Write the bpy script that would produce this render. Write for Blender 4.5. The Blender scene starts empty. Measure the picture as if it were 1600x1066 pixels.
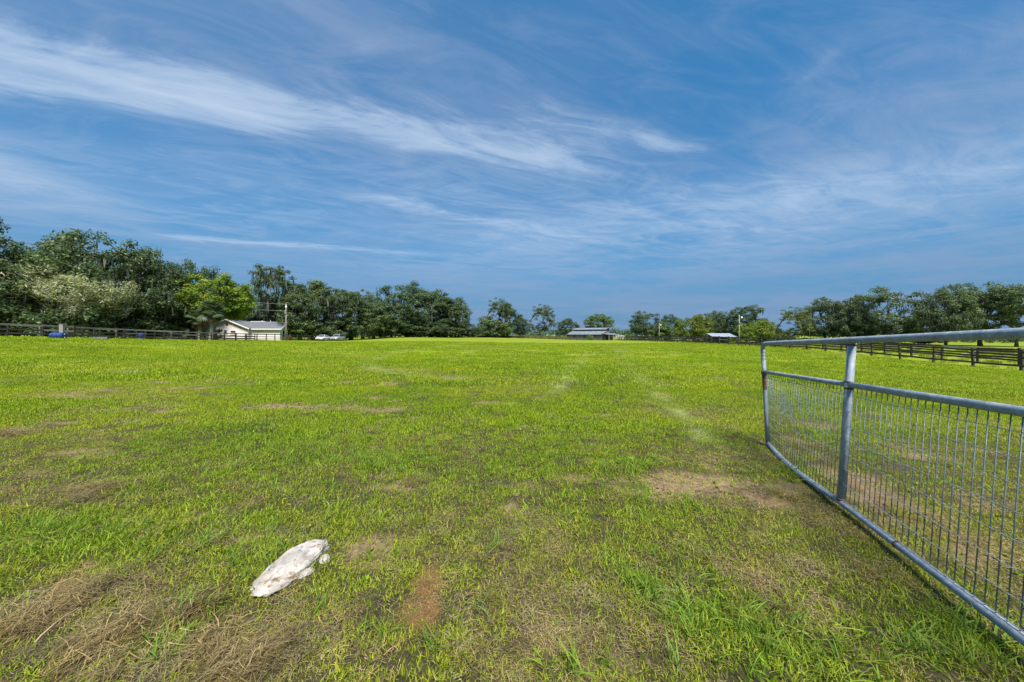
import bpy, bmesh, math, random
import numpy as np
from mathutils import Vector, Matrix

R = math.radians
sc = bpy.context.scene
COL = sc.collection

# ------------------------------------------------------------------ camera
CAM_Z = 1.36
FPX, CX, HY = 533.33, 800.0, 523.0          # focal length and horizon row in photo pixels (12 mm lens)
cam_d = bpy.data.cameras.new('camera')
cam_d.lens = 12.0
cam_d.sensor_width = 36.0
cam_d.shift_y = -10.0 / 1600.0
cam_d.clip_start = 0.05
cam_d.clip_end = 9000
cam = bpy.data.objects.new('camera', cam_d)
COL.objects.link(cam)
cam.location = (0, 0, CAM_Z)
cam.rotation_euler = (R(90), 0, 0)
sc.camera = cam

# ------------------------------------------------------------------ world, sun, exposure
SUN_EL, SUN_AZ = R(60), R(168)              # azimuth clockwise from +Y (the view direction)
EXPOSURE = 1.5
SKY_STRENGTH = 0.05
world = bpy.data.worlds.new('World')
sc.world = world
world.use_nodes = True
wt = world.node_tree
wt.nodes.clear()


def wn(kind, **kw):
    n = wt.nodes.new(kind)
    for k, v in kw.items():
        setattr(n, k, v)
    return n


def wlink(a, b):
    wt.links.new(a, b)


def wmath(op, a, b=None, c=None, clamp=False):
    n = wn('ShaderNodeMath', operation=op, use_clamp=clamp)
    for i, v in enumerate((a, b, c)):
        if v is None:
            continue
        if isinstance(v, (int, float)):
            n.inputs[i].default_value = v
        else:
            wlink(v, n.inputs[i])
    return n.outputs[0]


def build_sky():
    out = wn('ShaderNodeOutputWorld')
    bg = wn('ShaderNodeBackground')
    bg.inputs['Strength'].default_value = SKY_STRENGTH
    wlink(bg.outputs[0], out.inputs[0])
    sky = wn('ShaderNodeTexSky', sky_type='NISHITA')
    sky.sun_disc = False
    sky.sun_elevation = SUN_EL
    sky.sun_rotation = SUN_AZ
    sky.altitude = 0
    sky.air_density = 1.0
    sky.dust_density = 0.25
    sky.ozone_density = 4.0
    hsv = wn('ShaderNodeHueSaturation')
    hsv.inputs['Saturation'].default_value = 1.28
    hsv.inputs['Value'].default_value = 0.93
    hsv.inputs['Hue'].default_value = 0.486
    wlink(sky.outputs[0], hsv.inputs['Color'])
    # cloud layer: the view direction meets a flat layer high above the field
    tc = wn('ShaderNodeTexCoord')
    sep = wn('ShaderNodeSeparateXYZ')
    wlink(tc.outputs['Generated'], sep.inputs[0])
    E = 0.05
    z = wmath('ADD', wmath('MAXIMUM', sep.outputs[2], 0.0), E)
    u = wmath('DIVIDE', sep.outputs[0], z)
    v = wmath('DIVIDE', sep.outputs[1], z)
    comb = wn('ShaderNodeCombineXYZ')
    wlink(u, comb.inputs[0]); wlink(v, comb.inputs[1])
    P = comb.outputs[0]

    def layer_point(px, py):
        d = Vector(((px - CX) / FPX, 1.0, (HY - py) / FPX)).normalized()
        return Vector((d.x / (d.z + E), d.y / (d.z + E)))

    def noise(vec, scale, detail=5, rough=0.55, dist=0.0):
        n = wn('ShaderNodeTexNoise')
        n.inputs['Scale'].default_value = scale
        n.inputs['Detail'].default_value = detail
        n.inputs['Roughness'].default_value = rough
        n.inputs['Distortion'].default_value = dist
        wlink(vec, n.inputs['Vector'])
        return n.outputs['Fac']

    def stretched(angle, sx, sy, off=(0, 0)):
        mp = wn('ShaderNodeMapping', vector_type='TEXTURE')
        mp.inputs['Rotation'].default_value = (0, 0, angle)
        mp.inputs['Scale'].default_value = (sx, sy, 1)
        mp.inputs['Location'].default_value = (off[0], off[1], 0)
        wlink(P, mp.inputs['Vector'])
        return mp.outputs[0]

    def smooth(x, a, b):
        mr = wn('ShaderNodeMapRange', interpolation_type='SMOOTHSTEP')
        mr.inputs['From Min'].default_value = a
        mr.inputs['From Max'].default_value = b
        wlink(x, mr.inputs['Value'])
        return mr.outputs[0]

    warp = noise(P, 1.1, 4, 0.6)
    warp2 = noise(stretched(R(30), 2.4, 0.8, (7, 3)), 1.4, 6, 0.62)
    fibre = noise(stretched(R(28), 3.0, 0.5), 2.0, 10, 0.68, 0.8)
    curl = noise(stretched(R(12), 1.6, 0.7, (5, 1)), 2.6, 10, 0.66, 1.6)
    total = None

    def add(x):
        nonlocal total
        total = x if total is None else wmath('ADD', total, x)

    def streak(a, b, width, strength, fade=0.25, wob=0.5, soft=1.0):
        A, B = layer_point(*a), layer_point(*b)
        L = (B - A).length
        d = (B - A) / L
        n = Vector((-d.y, d.x))
        du = wmath('SUBTRACT', u, A.x)
        dv = wmath('SUBTRACT', v, A.y)
        t = wmath('DIVIDE', wmath('ADD', wmath('MULTIPLY', du, d.x), wmath('MULTIPLY', dv, d.y)), L)
        s = wmath('ADD', wmath('MULTIPLY', du, n.x), wmath('MULTIPLY', dv, n.y))
        s = wmath('ADD', s, wmath('MULTIPLY', wmath('SUBTRACT', warp, 0.5), wob * width * 3.0))
        g = wmath('EXPONENT', wmath('MULTIPLY', wmath('POWER', wmath('ABSOLUTE', wmath('DIVIDE', s, width)), 1.6), -1.0))
        f = wmath('MULTIPLY', smooth(t, -fade, fade), smooth(t, 1.0 + fade, 1.0 - fade))
        m = wmath('MULTIPLY', wmath('MULTIPLY', g, f), strength)
        m = wmath('MULTIPLY', m, wmath('ADD', wmath('MULTIPLY', warp2, 0.7), wmath('MULTIPLY', smooth(wmath('ADD', wmath('MULTIPLY', fibre, 0.5), wmath('MULTIPLY', curl, 0.5)), 0.30, 0.72), 1.15)))
        add(m)

    # long cirrus bands, as they cross the sky over the field
    streak((-260, 55), (420, 165), 0.17, 0.74, 0.2, 0.6)
    streak((-60, 130), (480, 178), 0.11, 0.30, 0.25, 0.8)
    streak((430, 150), (1010, 275), 0.19, 0.36, 0.25, 0.9)
    streak((560, 195), (920, 268), 0.09, 0.22, 0.25, 1.0)
    streak((540, 300), (900, 372), 0.16, 0.40, 0.2, 0.5)
    streak((230, 368), (660, 399), 0.12, 0.44, 0.2, 0.6)
    streak((860, 180), (1120, 240), 0.10, 0.30, 0.3, 1.0)
    streak((1230, 140), (1320, 60), 0.05, 0.16, 0.3, 1.0)
    streak((520, 90), (720, 45), 0.08, 0.07, 0.3, 1.0)
    white = total
    # broad thin veils
    streak((1150, 300), (1750, 235), 0.80, 0.44, 0.3, 0.6)
    streak((1350, 130), (1800, 90), 0.28, 0.40, 0.4, 0.8)
    streak((-250, 270), (110, 290), 0.55, 0.60, 0.25, 0.6)
    streak((1000, 430), (1220, 425), 0.45, 0.30, 0.3, 0.9)
    streak((420, 425), (860, 450), 0.7, 0.26, 0.3, 0.6)
    streak((150, 110), (900, 215), 0.60, 0.26, 0.3, 0.7)
    streak((700, 330), (1300, 390), 0.9, 0.30, 0.3, 0.8)
    streak((-100, 30), (600, 20), 0.35, 0.20, 0.4, 0.8)
    # fine fibres everywhere
    add(wmath('MULTIPLY', smooth(fibre, 0.45, 0.76), 0.18))
    add(wmath('MULTIPLY', smooth(curl, 0.42, 0.76), 0.28))
    big = noise(stretched(R(15), 3.0, 1.6, (3, 9)), 0.45, 5, 0.6)
    add(wmath('MULTIPLY', smooth(big, 0.40, 0.66), 0.34))
    # low banks near the horizon
    ap = wn('ShaderNodeCombineXYZ')
    wlink(wmath('MULTIPLY', wmath('ARCTAN2', sep.outputs[0], sep.outputs[1]), 3.2), ap.inputs[0])
    wlink(wmath('MULTIPLY', sep.outputs[2], 26.0), ap.inputs[1])
    low = noise(ap.outputs[0], 1.25, 9, 0.64, 0.5)
    lowmask = wmath('MULTIPLY', smooth(sep.outputs[2], 0.40, 0.02), smooth(low, 0.42, 0.62))
    add(wmath('MULTIPLY', lowmask, 0.55))
    cloud = wmath('MULTIPLY', wmath('SUBTRACT', 1.0, wmath('EXPONENT', wmath('MULTIPLY', total, -1.12))), 0.90)
    # shaded undersides: thicker veils turn greyer
    gshade = noise(stretched(R(-10), 4.0, 2.2, (1, 2)), 0.6, 4, 0.5)
    low2 = noise(ap.outputs[0], 0.8, 4, 0.5)
    grey = wmath('MAXIMUM', wmath('MULTIPLY', smooth(gshade, 0.40, 0.60), 0.85), wmath('MAXIMUM', lowmask, smooth(sep.outputs[2], 0.34, 0.10)))
    grey = wmath('MULTIPLY', grey, wmath('SUBTRACT', 1.0, wmath('MULTIPLY', smooth(white, 0.08, 0.40), 0.9)))
    ccol = wn('ShaderNodeMix', data_type='RGBA')
    k = 1.0 / SKY_STRENGTH / (2 ** EXPOSURE)
    ccol.inputs['A'].default_value = (0.64 * k, 0.76 * k, 0.92 * k, 1)
    ccol.inputs['B'].default_value = (0.275 * k, 0.37 * k, 0.57 * k, 1)
    wlink(grey, ccol.inputs['Factor'])
    # thin even veil over the whole sky, thicker towards the horizon
    veil = wn('ShaderNodeMix', data_type='RGBA')
    wlink(wmath('ADD', wmath('MULTIPLY', smooth(sep.outputs[2], 0.32, 0.0), 0.52), 0.42), veil.inputs['Factor'])
    wlink(hsv.outputs[0], veil.inputs['A'])
    vcol = wn('ShaderNodeMix', data_type='RGBA')
    vcol.inputs['A'].default_value = (0.055 * k, 0.275 * k, 0.66 * k, 1)
    vcol.inputs['B'].default_value = (0.095 * k, 0.26 * k, 0.485 * k, 1)
    wlink(smooth(sep.outputs[2], 0.42, 0.0), vcol.inputs['Factor'])
    wlink(vcol.outputs['Result'], veil.inputs['B'])
    mix = wn('ShaderNodeMix', data_type='RGBA')
    wlink(cloud, mix.inputs['Factor'])
    wlink(veil.outputs['Result'], mix.inputs['A'])
    wlink(ccol.outputs['Result'], mix.inputs['B'])
    wlink(mix.outputs['Result'], bg.inputs['Color'])


build_sky()
sun_d = bpy.data.lights.new('sun', 'SUN')
sun_d.energy = 3.0
sun_d.angle = R(20)
sun_d.color = (1.0, 0.95, 0.86)
sun = bpy.data.objects.new('sun', sun_d)
COL.objects.link(sun)
sdir = Vector((math.sin(SUN_AZ) * math.cos(SUN_EL), math.cos(SUN_AZ) * math.cos(SUN_EL), math.sin(SUN_EL)))
sun.rotation_euler = sdir.to_track_quat('Z', 'Y').to_euler()
sun.location = (0, 0, 60)
vs = sc.view_settings
vs.view_transform = 'Standard'
vs.look = 'None'
vs.exposure = EXPOSURE
vs.gamma = 1.0
vs.use_curve_mapping = False
sc.render.engine = 'CYCLES'
sc.cycles.max_bounces = 5
sc.cycles.diffuse_bounces = 3
sc.cycles.glossy_bounces = 2
sc.cycles.transmission_bounces = 3
sc.cycles.transparent_max_bounces = 8
sc.cycles.use_denoising = True
sc.cycles.denoising_prefilter = 'NONE'

# ------------------------------------------------------------------ noise and helpers
_rng = np.random.RandomState(7)
_perm = _rng.permutation(4096).astype(np.int64)
_val = _rng.rand(4096)


def vnoise(x, y, seed=0):
    x = np.asarray(x, float); y = np.asarray(y, float)
    xi = np.floor(x).astype(np.int64); yi = np.floor(y).astype(np.int64)
    fx = x - xi; fy = y - yi
    fx = fx * fx * (3 - 2 * fx); fy = fy * fy * (3 - 2 * fy)

    def h(a, b):
        return _val[_perm[(_perm[(a + seed * 131) & 4095] + b) & 4095]]
    return (h(xi, yi) * (1 - fx) + h(xi + 1, yi) * fx) * (1 - fy) + (h(xi, yi + 1) * (1 - fx) + h(xi + 1, yi + 1) * fx) * fy


def fbm(x, y, octv=4, seed=0, gain=0.5):
    s = 0.0; a = 1.0; t = 0.0
    for o in range(octv):
        s = s + a * vnoise(np.asarray(x) * 2 ** o + 17.3 * o, np.asarray(y) * 2 ** o - 9.1 * o, seed + o)
        t += a; a *= gain
    return s / t


def sstep(x, a, b):
    t = np.clip((np.asarray(x, float) - a) / (b - a), 0, 1)
    return t * t * (3 - 2 * t)


# ------------------------------------------------------------------ terrain height
CTRL = np.array([
    (0, 0, 0), (3.04, 4.1, .02), (2.5, 2.6, .03), (-4, 4, .02), (6, 2, -.05), (-6, 3, .06), (0, 8, 0), (-2, 1.5, 0),
    (0, 3, 0), (-9, 9, .1), (9, 9, -.12), (0, 16, 0.02), (0, 30, 0), (0, 60, -.1), (-18, 20, .3), (18, 20, -.45),
    (-48, 32.5, 1.14), (-48, 42.3, .77), (-48, 52, .48), (-48, 61.9, .25), (-48, 71.6, .08), (-48, 103, -.30),
    (-44, 80, -.12), (-38, 112, .55), (-25, 112, .5), (-12, 125, .35), (0, 130, .15), (14, 125, -.35), (22, 122, -.6),
    (-25, 60, .1), (18, 60, -.2), (0, 95, -.1),
    (35, 26, -1.07), (35, 38, -.53), (35, 50, -.37), (35, 67, -.27), (35, 95, -.42), (33, 120, -.62),
    (55, 88, -1.1), (52, 60, -.75), (77, 70, -.8), (45, 30, -1.2), (100, 60, -.9), (45, 110, -.8),
    (-60, 48, .8), (-72, 58, .8), (-62, 80, .25), (-80, 90, .3), (-80, 40, 1.2),
    (0, 200, .2), (60, 200, -.6), (-60, 180, .4), (120, 150, -.8), (-140, 120, .6),
    (0, 450, 0), (300, 350, -.5), (-300, 350, .5), (0, 3000, 0), (2500, 2500, 0), (-2500, 2500, 0), (3000, 0, 0),
    (-3000, 0, 0), (0, -3000, 0), (0, -40, 0), (40, -20, -.7), (-40, -20, .6), (50, 8, -1.0), (-50, 8, 1.0),
    (200, 0, -.8), (-200, 0, .8),
], float)


def _warp(x, y):
    r = np.hypot(x, y) + 1e-9
    k = np.arcsinh(r / 12.0) / r
    return x * k, y * k


_cu, _cv = _warp(CTRL[:, 0], CTRL[:, 1])


def _kern(d2):
    return np.sqrt(d2 + 0.04)


_A = _kern((_cu[:, None] - _cu[None]) ** 2 + (_cv[:, None] - _cv[None]) ** 2) + np.eye(len(CTRL)) * -0.003
_W = np.linalg.solve(_A, CTRL[:, 2])


def ground(x, y):
    x = np.asarray(x, float); y = np.asarray(y, float)
    sh = x.shape
    xf, yf = x.ravel(), y.ravel()
    u, v = _warp(xf, yf)
    z = np.zeros_like(xf)
    for a, b, w in zip(_cu, _cv, _W):
        z += w * _kern((u - a) ** 2 + (v - b) ** 2)
    r = np.hypot(xf, yf)
    z += (fbm(xf * .9, yf * .9, 3, 3) - .5) * .05 * np.exp(-(r / 30) ** 2)
    return z.reshape(sh)


def gz(x, y):
    return float(ground(np.array([x]), np.array([y]))[0])


def gp(px, py):
    """ground point (flat near field) seen at a photo pixel"""
    Y = CAM_Z * FPX / (py - HY)
    return (px - CX) / FPX * Y, Y


def at(px, Y):
    return (px - CX) / FPX * Y


def zat(py, Y):
    return CAM_Z - (py - HY) / FPX * Y


# ------------------------------------------------------------------ materials
def new_mat(name):
    m = bpy.data.materials.new(name)
    m.use_nodes = True
    nt = m.node_tree
    nt.nodes.clear()
    out = nt.nodes.new('ShaderNodeOutputMaterial')
    return m, nt, out


def N(nt, kind, **kw):
    n = nt.nodes.new(kind)
    for k, v in kw.items():
        setattr(n, k, v)
    return n


def ramp(nt, fac, stops):
    r = N(nt, 'ShaderNodeValToRGB')
    el = r.color_ramp.elements
    while len(el) < len(stops):
        el.new(0.5)
    for e, (p, c) in zip(el, stops):
        e.position = p
        e.color = (*c, 1)
    nt.links.new(fac, r.inputs[0])
    return r.outputs[0]


def mixc(nt, fac, a, b, mode='MIX'):
    m = N(nt, 'ShaderNodeMix', data_type='RGBA', blend_type=mode)
    for key, val in (('Factor', fac), ('A', a), ('B', b)):
        if isinstance(val, (int, float)):
            m.inputs[key].default_value = val
        elif isinstance(val, tuple):
            m.inputs[key].default_value = (*val, 1)
        else:
            nt.links.new(val, m.inputs[key])
    return m.outputs['Result']


def tnoise(nt, scale, detail=4, rough=0.55, vec=None, dist=0.0):
    n = N(nt, 'ShaderNodeTexNoise')
    n.inputs['Scale'].default_value = scale
    n.inputs['Detail'].default_value = detail
    n.inputs['Roughness'].default_value = rough
    n.inputs['Distortion'].default_value = dist
    if vec is not None:
        nt.links.new(vec, n.inputs['Vector'])
    return n.outputs['Fac']


def simple_mat(name, c1, c2, scale=6.0, rough=0.7, metal=0.0, bump=0.0, stretch=None, coords='Object', spec=0.4, use_objcol=False):
    m, nt, out = new_mat(name)
    b = N(nt, 'ShaderNodeBsdfPrincipled')
    tc = N(nt, 'ShaderNodeTexCoord')
    vec = tc.outputs[coords]
    if stretch:
        mp = N(nt, 'ShaderNodeMapping')
        mp.inputs['Scale'].default_value = stretch
        nt.links.new(vec, mp.inputs['Vector'])
        vec = mp.outputs[0]
    f = tnoise(nt, scale, 6, 0.6, vec)
    col = ramp(nt, f, [(0.3, c1), (0.72, c2)])
    if use_objcol:
        oi = N(nt, 'ShaderNodeObjectInfo')
        col = mixc(nt, 1.0, col, oi.outputs['Color'], 'MULTIPLY')
    nt.links.new(col, b.inputs['Base Color'])
    b.inputs['Roughness'].default_value = rough
    b.inputs['Metallic'].default_value = metal
    b.inputs['Specular IOR Level'].default_value = spec
    if bump:
        bp = N(nt, 'ShaderNodeBump')
        bp.inputs['Strength'].default_value = bump
        bp.inputs['Distance'].default_value = 0.02
        nt.links.new(f, bp.inputs['Height'])
        nt.links.new(bp.outputs[0], b.inputs['Normal'])
    nt.links.new(b.outputs[0], out.inputs[0])
    return m


def leaf_mat(name, dark, light, accent=None, acc_amt=0.0, trans=0.3, tint=True):
    """foliage: colour differs leaf by leaf (attribute 'rnd') and tree by tree (object colour)"""
    m, nt, out = new_mat(name)
    at_ = N(nt, 'ShaderNodeAttribute', attribute_name='rnd')
    col = ramp(nt, at_.outputs['Fac'], [(0.0, dark), (0.75, light), (1.0, accent or light)])
    if tint:
        oi = N(nt, 'ShaderNodeObjectInfo')
        col = mixc(nt, 1.0, col, oi.outputs['Color'], 'MULTIPLY')
    b = N(nt, 'ShaderNodeBsdfPrincipled')
    nt.links.new(col, b.inputs['Base Color'])
    b.inputs['Roughness'].default_value = 0.5
    b.inputs['Specular IOR Level'].default_value = 0.35
    t = N(nt, 'ShaderNodeBsdfTranslucent')
    c2 = mixc(nt, 1.0, col, (1.1, 1.15, 0.55), 'MULTIPLY')
    nt.links.new(c2, t.inputs['Color'])
    ms = N(nt, 'ShaderNodeMixShader')
    ms.inputs[0].default_value = trans
    nt.links.new(b.outputs[0], ms.inputs[1])
    nt.links.new(t.outputs[0], ms.inputs[2])
    nt.links.new(ms.outputs[0], out.inputs[0])
    return m


def blade_mat(name):
    """grass blades: per blade shade from 'rnd', per tuft colour from the instancer attribute 'tint'"""
    m, nt, out = new_mat(name)
    ins = N(nt, 'ShaderNodeAttribute', attribute_type='INSTANCER', attribute_name='tint')
    rn = N(nt, 'ShaderNodeAttribute', attribute_name='rnd')
    var = ramp(nt, rn.outputs['Fac'], [(0.0, (0.45, 0.54, 0.5)), (0.45, (1, 1, 1)), (1.0, (1.2, 1.15, 1.15))])
    col = mixc(nt, 1.0, ins.outputs['Color'], var, 'MULTIPLY')
    pale = ramp(nt, rn.outputs['Fac'], [(0.80, (0, 0, 0)), (0.97, (.42, .42, .42))])  # palest blades: their sheen is put into the colour
    col = mixc(nt, pale, col, (.43, .43, .09))
    b = N(nt, 'ShaderNodeBsdfPrincipled')
    nt.links.new(col, b.inputs['Base Color'])
    b.inputs['Roughness'].default_value = 0.55
    b.inputs['Specular IOR Level'].default_value = 0.12
    t = N(nt, 'ShaderNodeBsdfTranslucent')
    c2 = mixc(nt, 1.0, col, (1.15, 1.15, 0.6), 'MULTIPLY')
    nt.links.new(c2, t.inputs['Color'])
    ms = N(nt, 'ShaderNodeMixShader')
    ms.inputs[0].default_value = 0.35
    nt.links.new(b.outputs[0], ms.inputs[1])
    nt.links.new(t.outputs[0], ms.inputs[2])
    nt.links.new(ms.outputs[0], out.inputs[0])
    return m


M = {}
M['oak_leaf'] = leaf_mat('oak_leaf', (.034, .058, .028), (.105, .160, .058), (.21, .25, .10))
M['bright_leaf'] = leaf_mat('bright_leaf', (.065, .12, .012), (.19, .28, .02), (.42, .32, .04))
M['pale_leaf'] = leaf_mat('pale_leaf', (.21, .24, .12), (.42, .44, .24), (.56, .52, .36))
M['palm_leaf'] = leaf_mat('palm_leaf', (.035, .060, .030), (.085, .125, .060), (.16, .19, .11))
M['dead_frond'] = leaf_mat('dead_frond', (.14, .085, .05), (.22, .15, .09), (.26, .18, .12))
M['moss'] = leaf_mat('moss', (.085, .090, .075), (.155, .160, .130), (.20, .20, .17), trans=0.2)
M['bark'] = simple_mat('bark', (.055, .045, .037), (.16, .14, .12), 3.0, 0.9, bump=0.6, stretch=(6, 6, 1))
M['pale_bark'] = simple_mat('pale_bark', (.17, .15, .12), (.34, .31, .26), 3.0, 0.9, bump=0.5, stretch=(6, 6, 1))
M['blade'] = blade_mat('blade')
M['board'] = simple_mat('board', (.026, .020, .017), (.080, .068, .060), 5.0, 0.85, bump=0.5, stretch=(0.6, 8, 8), use_objcol=True)
M['galv'] = None

# ------------------------------------------------------------------ object helpers


def link(o, parent=None):
    COL.objects.link(o)
    if parent is not None:
        o.parent = parent
    return o


def tag(o, label=None, cat=None, group=None, kind=None):
    if label: o['label'] = label
    if cat: o['category'] = cat
    if group: o['group'] = group
    if kind: o['kind'] = kind
    return o


def empty(name, loc=(0, 0, 0), rz=0.0, label=None, cat=None, group=None):
    o = bpy.data.objects.new(name, None)
    o.empty_display_size = 0.3
    o.location = loc
    o.rotation_euler = (0, 0, rz)
    COL.objects.link(o)
    return tag(o, label, cat, group)


def mesh_obj(name, verts, faces, mat=None, parent=None, smooth=False, loc=None):
    me = bpy.data.meshes.new(name)
    me.from_pydata([tuple(v) for v in verts], [], [tuple(f) for f in faces])
    if mat: me.materials.append(mat)
    if smooth:
        me.polygons.foreach_set('use_smooth', [True] * len(me.polygons))
    me.update()
    o = bpy.data.objects.new(name, me)
    if loc is not None: o.location = loc
    return link(o, parent)


def np_mesh(name, verts, quads=None, tris=None, mat=None, attrs=None, smooth=False):
    """fast mesh from numpy arrays; attrs: name -> per-vertex float array"""
    me = bpy.data.meshes.new(name)
    verts = np.asarray(verts, np.float32)
    nq = 0 if quads is None else len(quads)
    nt_ = 0 if tris is None else len(tris)
    me.vertices.add(len(verts))
    me.vertices.foreach_set('co', verts.ravel())
    loops = []
    if nq: loops.append(np.asarray(quads, np.int32).ravel())
    if nt_: loops.append(np.asarray(tris, np.int32).ravel())
    loops = np.concatenate(loops)
    me.loops.add(len(loops))
    me.loops.foreach_set('vertex_index', loops)
    starts = np.concatenate([np.arange(nq) * 4, nq * 4 + np.arange(nt_) * 3]).astype(np.int32)
    me.polygons.add(nq + nt_)
    me.polygons.foreach_set('loop_start', starts)
    if smooth:
        me.polygons.foreach_set('use_smooth', np.ones(nq + nt_, bool))
    if attrs:
        for k, a in attrs.items():
            at_ = me.attributes.new(k, 'FLOAT', 'POINT')
            at_.data.foreach_set('value', np.asarray(a, np.float32))
    if mat: me.materials.append(mat)
    me.update(calc_edges=True)
    return me


class MB:
    """collects simple solids into one mesh"""
    def __init__(self):
        self.v, self.f = [], []

    def add(self, vs_, fs):
        k = len(self.v)
        self.v += [tuple(p) for p in vs_]
        self.f += [tuple(i + k for i in f) for f in fs]
        return self

    def box(self, lo, hi, mat=None):
        x0, y0, z0 = lo; x1, y1, z1 = hi
        p = [(x0, y0, z0), (x1, y0, z0), (x1, y1, z0), (x0, y1, z0), (x0, y0, z1), (x1, y0, z1), (x1, y1, z1), (x0, y1, z1)]
        if mat is not None: p = [mat @ Vector(q) for q in p]
        return self.add(p, [(0, 3, 2, 1), (4, 5, 6, 7), (0, 1, 5, 4), (1, 2, 6, 5), (2, 3, 7, 6), (3, 0, 4, 7)])

    def bbox(self, lo, hi, b, mat=None):
        """box with its upright and long edges chamfered by b"""
        bm = bmesh.new()
        bmesh.ops.create_cube(bm, size=1)
        for v_ in bm.verts:
            v_.co = Vector([(lo[i] + hi[i]) / 2 + v_.co[i] * (hi[i] - lo[i]) for i in range(3)])
        bmesh.ops.bevel(bm, geom=bm.edges[:], offset=b, segments=1, affect='EDGES')
        p = [mat @ v_.co if mat is not None else v_.co.copy() for v_ in bm.verts]
        bm.verts.index_update()
        self.add(p, [[v_.index for v_ in f.verts] for f in bm.faces])
        bm.free()
        return self

    def tube(self, pts, rad, n=8, cap=True):
        pts = [Vector(p) for p in pts]
        rads = rad if isinstance(rad, (list, tuple)) else [rad] * len(pts)
        k = len(self.v)
        ref = None
        for i, p in enumerate(pts):
            d = (pts[min(i + 1, len(pts) - 1)] - pts[max(i - 1, 0)]).normalized()
            if ref is None:
                ref = d.orthogonal().normalized()
            a = (ref - d * ref.dot(d))
            a = a.normalized() if a.length > 1e-6 else d.orthogonal().normalized()
            ref = a
            b = d.cross(a)
            for j in range(n):
                t = 2 * math.pi * j / n
                self.v.append(tuple(p + (a * math.cos(t) + b * math.sin(t)) * rads[i]))
        for i in range(len(pts) - 1):
            for j in range(n):
                a0 = k + i * n + j; a1 = k + i * n + (j + 1) % n
                self.f.append((a0, a1, a1 + n, a0 + n))
        if cap:
            self.f.append(tuple(k + j for j in reversed(range(n))))
            self.f.append(tuple(k + (len(pts) - 1) * n + j for j in range(n)))
        return self

    def prism(self, poly, y0, y1, mat=None):
        """polygon in (x, z) run from y0 to y1"""
        n = len(poly)
        p = [(x, y0, z) for x, z in poly] + [(x, y1, z) for x, z in poly]
        if mat is not None: p = [mat @ Vector(q) for q in p]
        fs = [tuple(range(n)), tuple(reversed(range(n, 2 * n)))]
        for i in range(n):
            j = (i + 1) % n
            fs.append((i, i + n, j + n, j))
        return self.add(p, fs)

    def build(self, name, mat, parent=None, smooth=False, loc=None):
        return mesh_obj(name, self.v, self.f, mat, parent, smooth, loc)


def copy_tree(o, parent=None):
    c = o.copy()
    COL.objects.link(c)
    c.parent = parent
    for ch in [k for k in o.children]:
        copy_tree(ch, c)
    return c

# ================================================================== GROUND
# what lies where in the near field, as blobs on the ground: (x, y, half-length, half-width, angle, amount)


def blob(px, py, rx, ry, amt=1.0, ang=0.0):
    """measured on the photo, kept as a spot on the ground in metres"""
    X, Y = gp(px, py)
    hx = rx / FPX * Y
    y0 = CAM_Z * FPX / (py + ry - HY); y1 = CAM_Z * FPX / (max(py - ry, HY + 4) - HY)
    hy = (y1 - y0) / 2
    return (X, (y0 + y1) / 2, hx, hy, ang, amt)


DIRT = [blob(*a) for a in [
    (470, 637, 95, 7, .9), (590, 640, 45, 6, .8), (1080, 768, 105, 26, 1.0), (985, 770, 50, 12, .7), (905, 750, 45, 9, .6),
    (1190, 785, 50, 15, .7), (575, 865, 55, 34, .75), (620, 757, 45, 10, .9), (775, 630, 45, 4, .7), (935, 649, 22, 4, .8),
    (735, 860, 20, 9, .5), (1330, 755, 55, 20, .7), (1440, 712, 40, 9, .8), (1395, 790, 60, 22, .6), (1285, 665, 30, 8, .6),
    (700, 592, 40, 2.5, .5), (130, 712, 70, 7, .7), (1010, 640, 25, 4, .5), (1240, 690, 30, 9, .6), (100, 650, 60, 4, .4),
    (860, 985, 45, 30, .45), (945, 1045, 60, 25, .5), (760, 628, 40, 3, .5), (1110, 735, 20, 8, .6), (1350, 579, 28, 2, .8),
    (1240, 770, 40, 18, .6), (850, 645, 25, 3, .5), (930, 700, 25, 6, .4), (1470, 590, 20, 2, .6), (1130, 985, 40, 22, .4),
    (820, 760, 30, 7, .4)]]
THATCH = [blob(*a) for a in [
    (60, 775, 140, 26, .9), (170, 790, 70, 14, .7), (90, 900, 120, 30, .6), (150, 960, 160, 40, .8), (60, 1020, 150, 40, .8),
    (250, 1000, 120, 45, .9), (385, 1035, 75, 38, 1.0), (230, 880, 90, 25, .6), (330, 790, 60, 18, .5), (270, 770, 50, 14, .6),
    (700, 800, 330, 60, .45), (720, 960, 260, 80, .55), (850, 860, 250, 80, .45), (640, 690, 160, 25, .5), (560, 1010, 180, 60, .5),
    (860, 1010, 200, 60, .55), (1240, 900, 160, 60, .32), (600, 780, 140, 20, .5), (1230, 790, 110, 30, .8), (1330, 830, 90, 30, .6),
    (450, 980, 110, 60, .55), (1430, 850, 120, 60, .45), (1250, 985, 140, 50, .3), (700, 660, 100, 12, .4)]]
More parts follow.
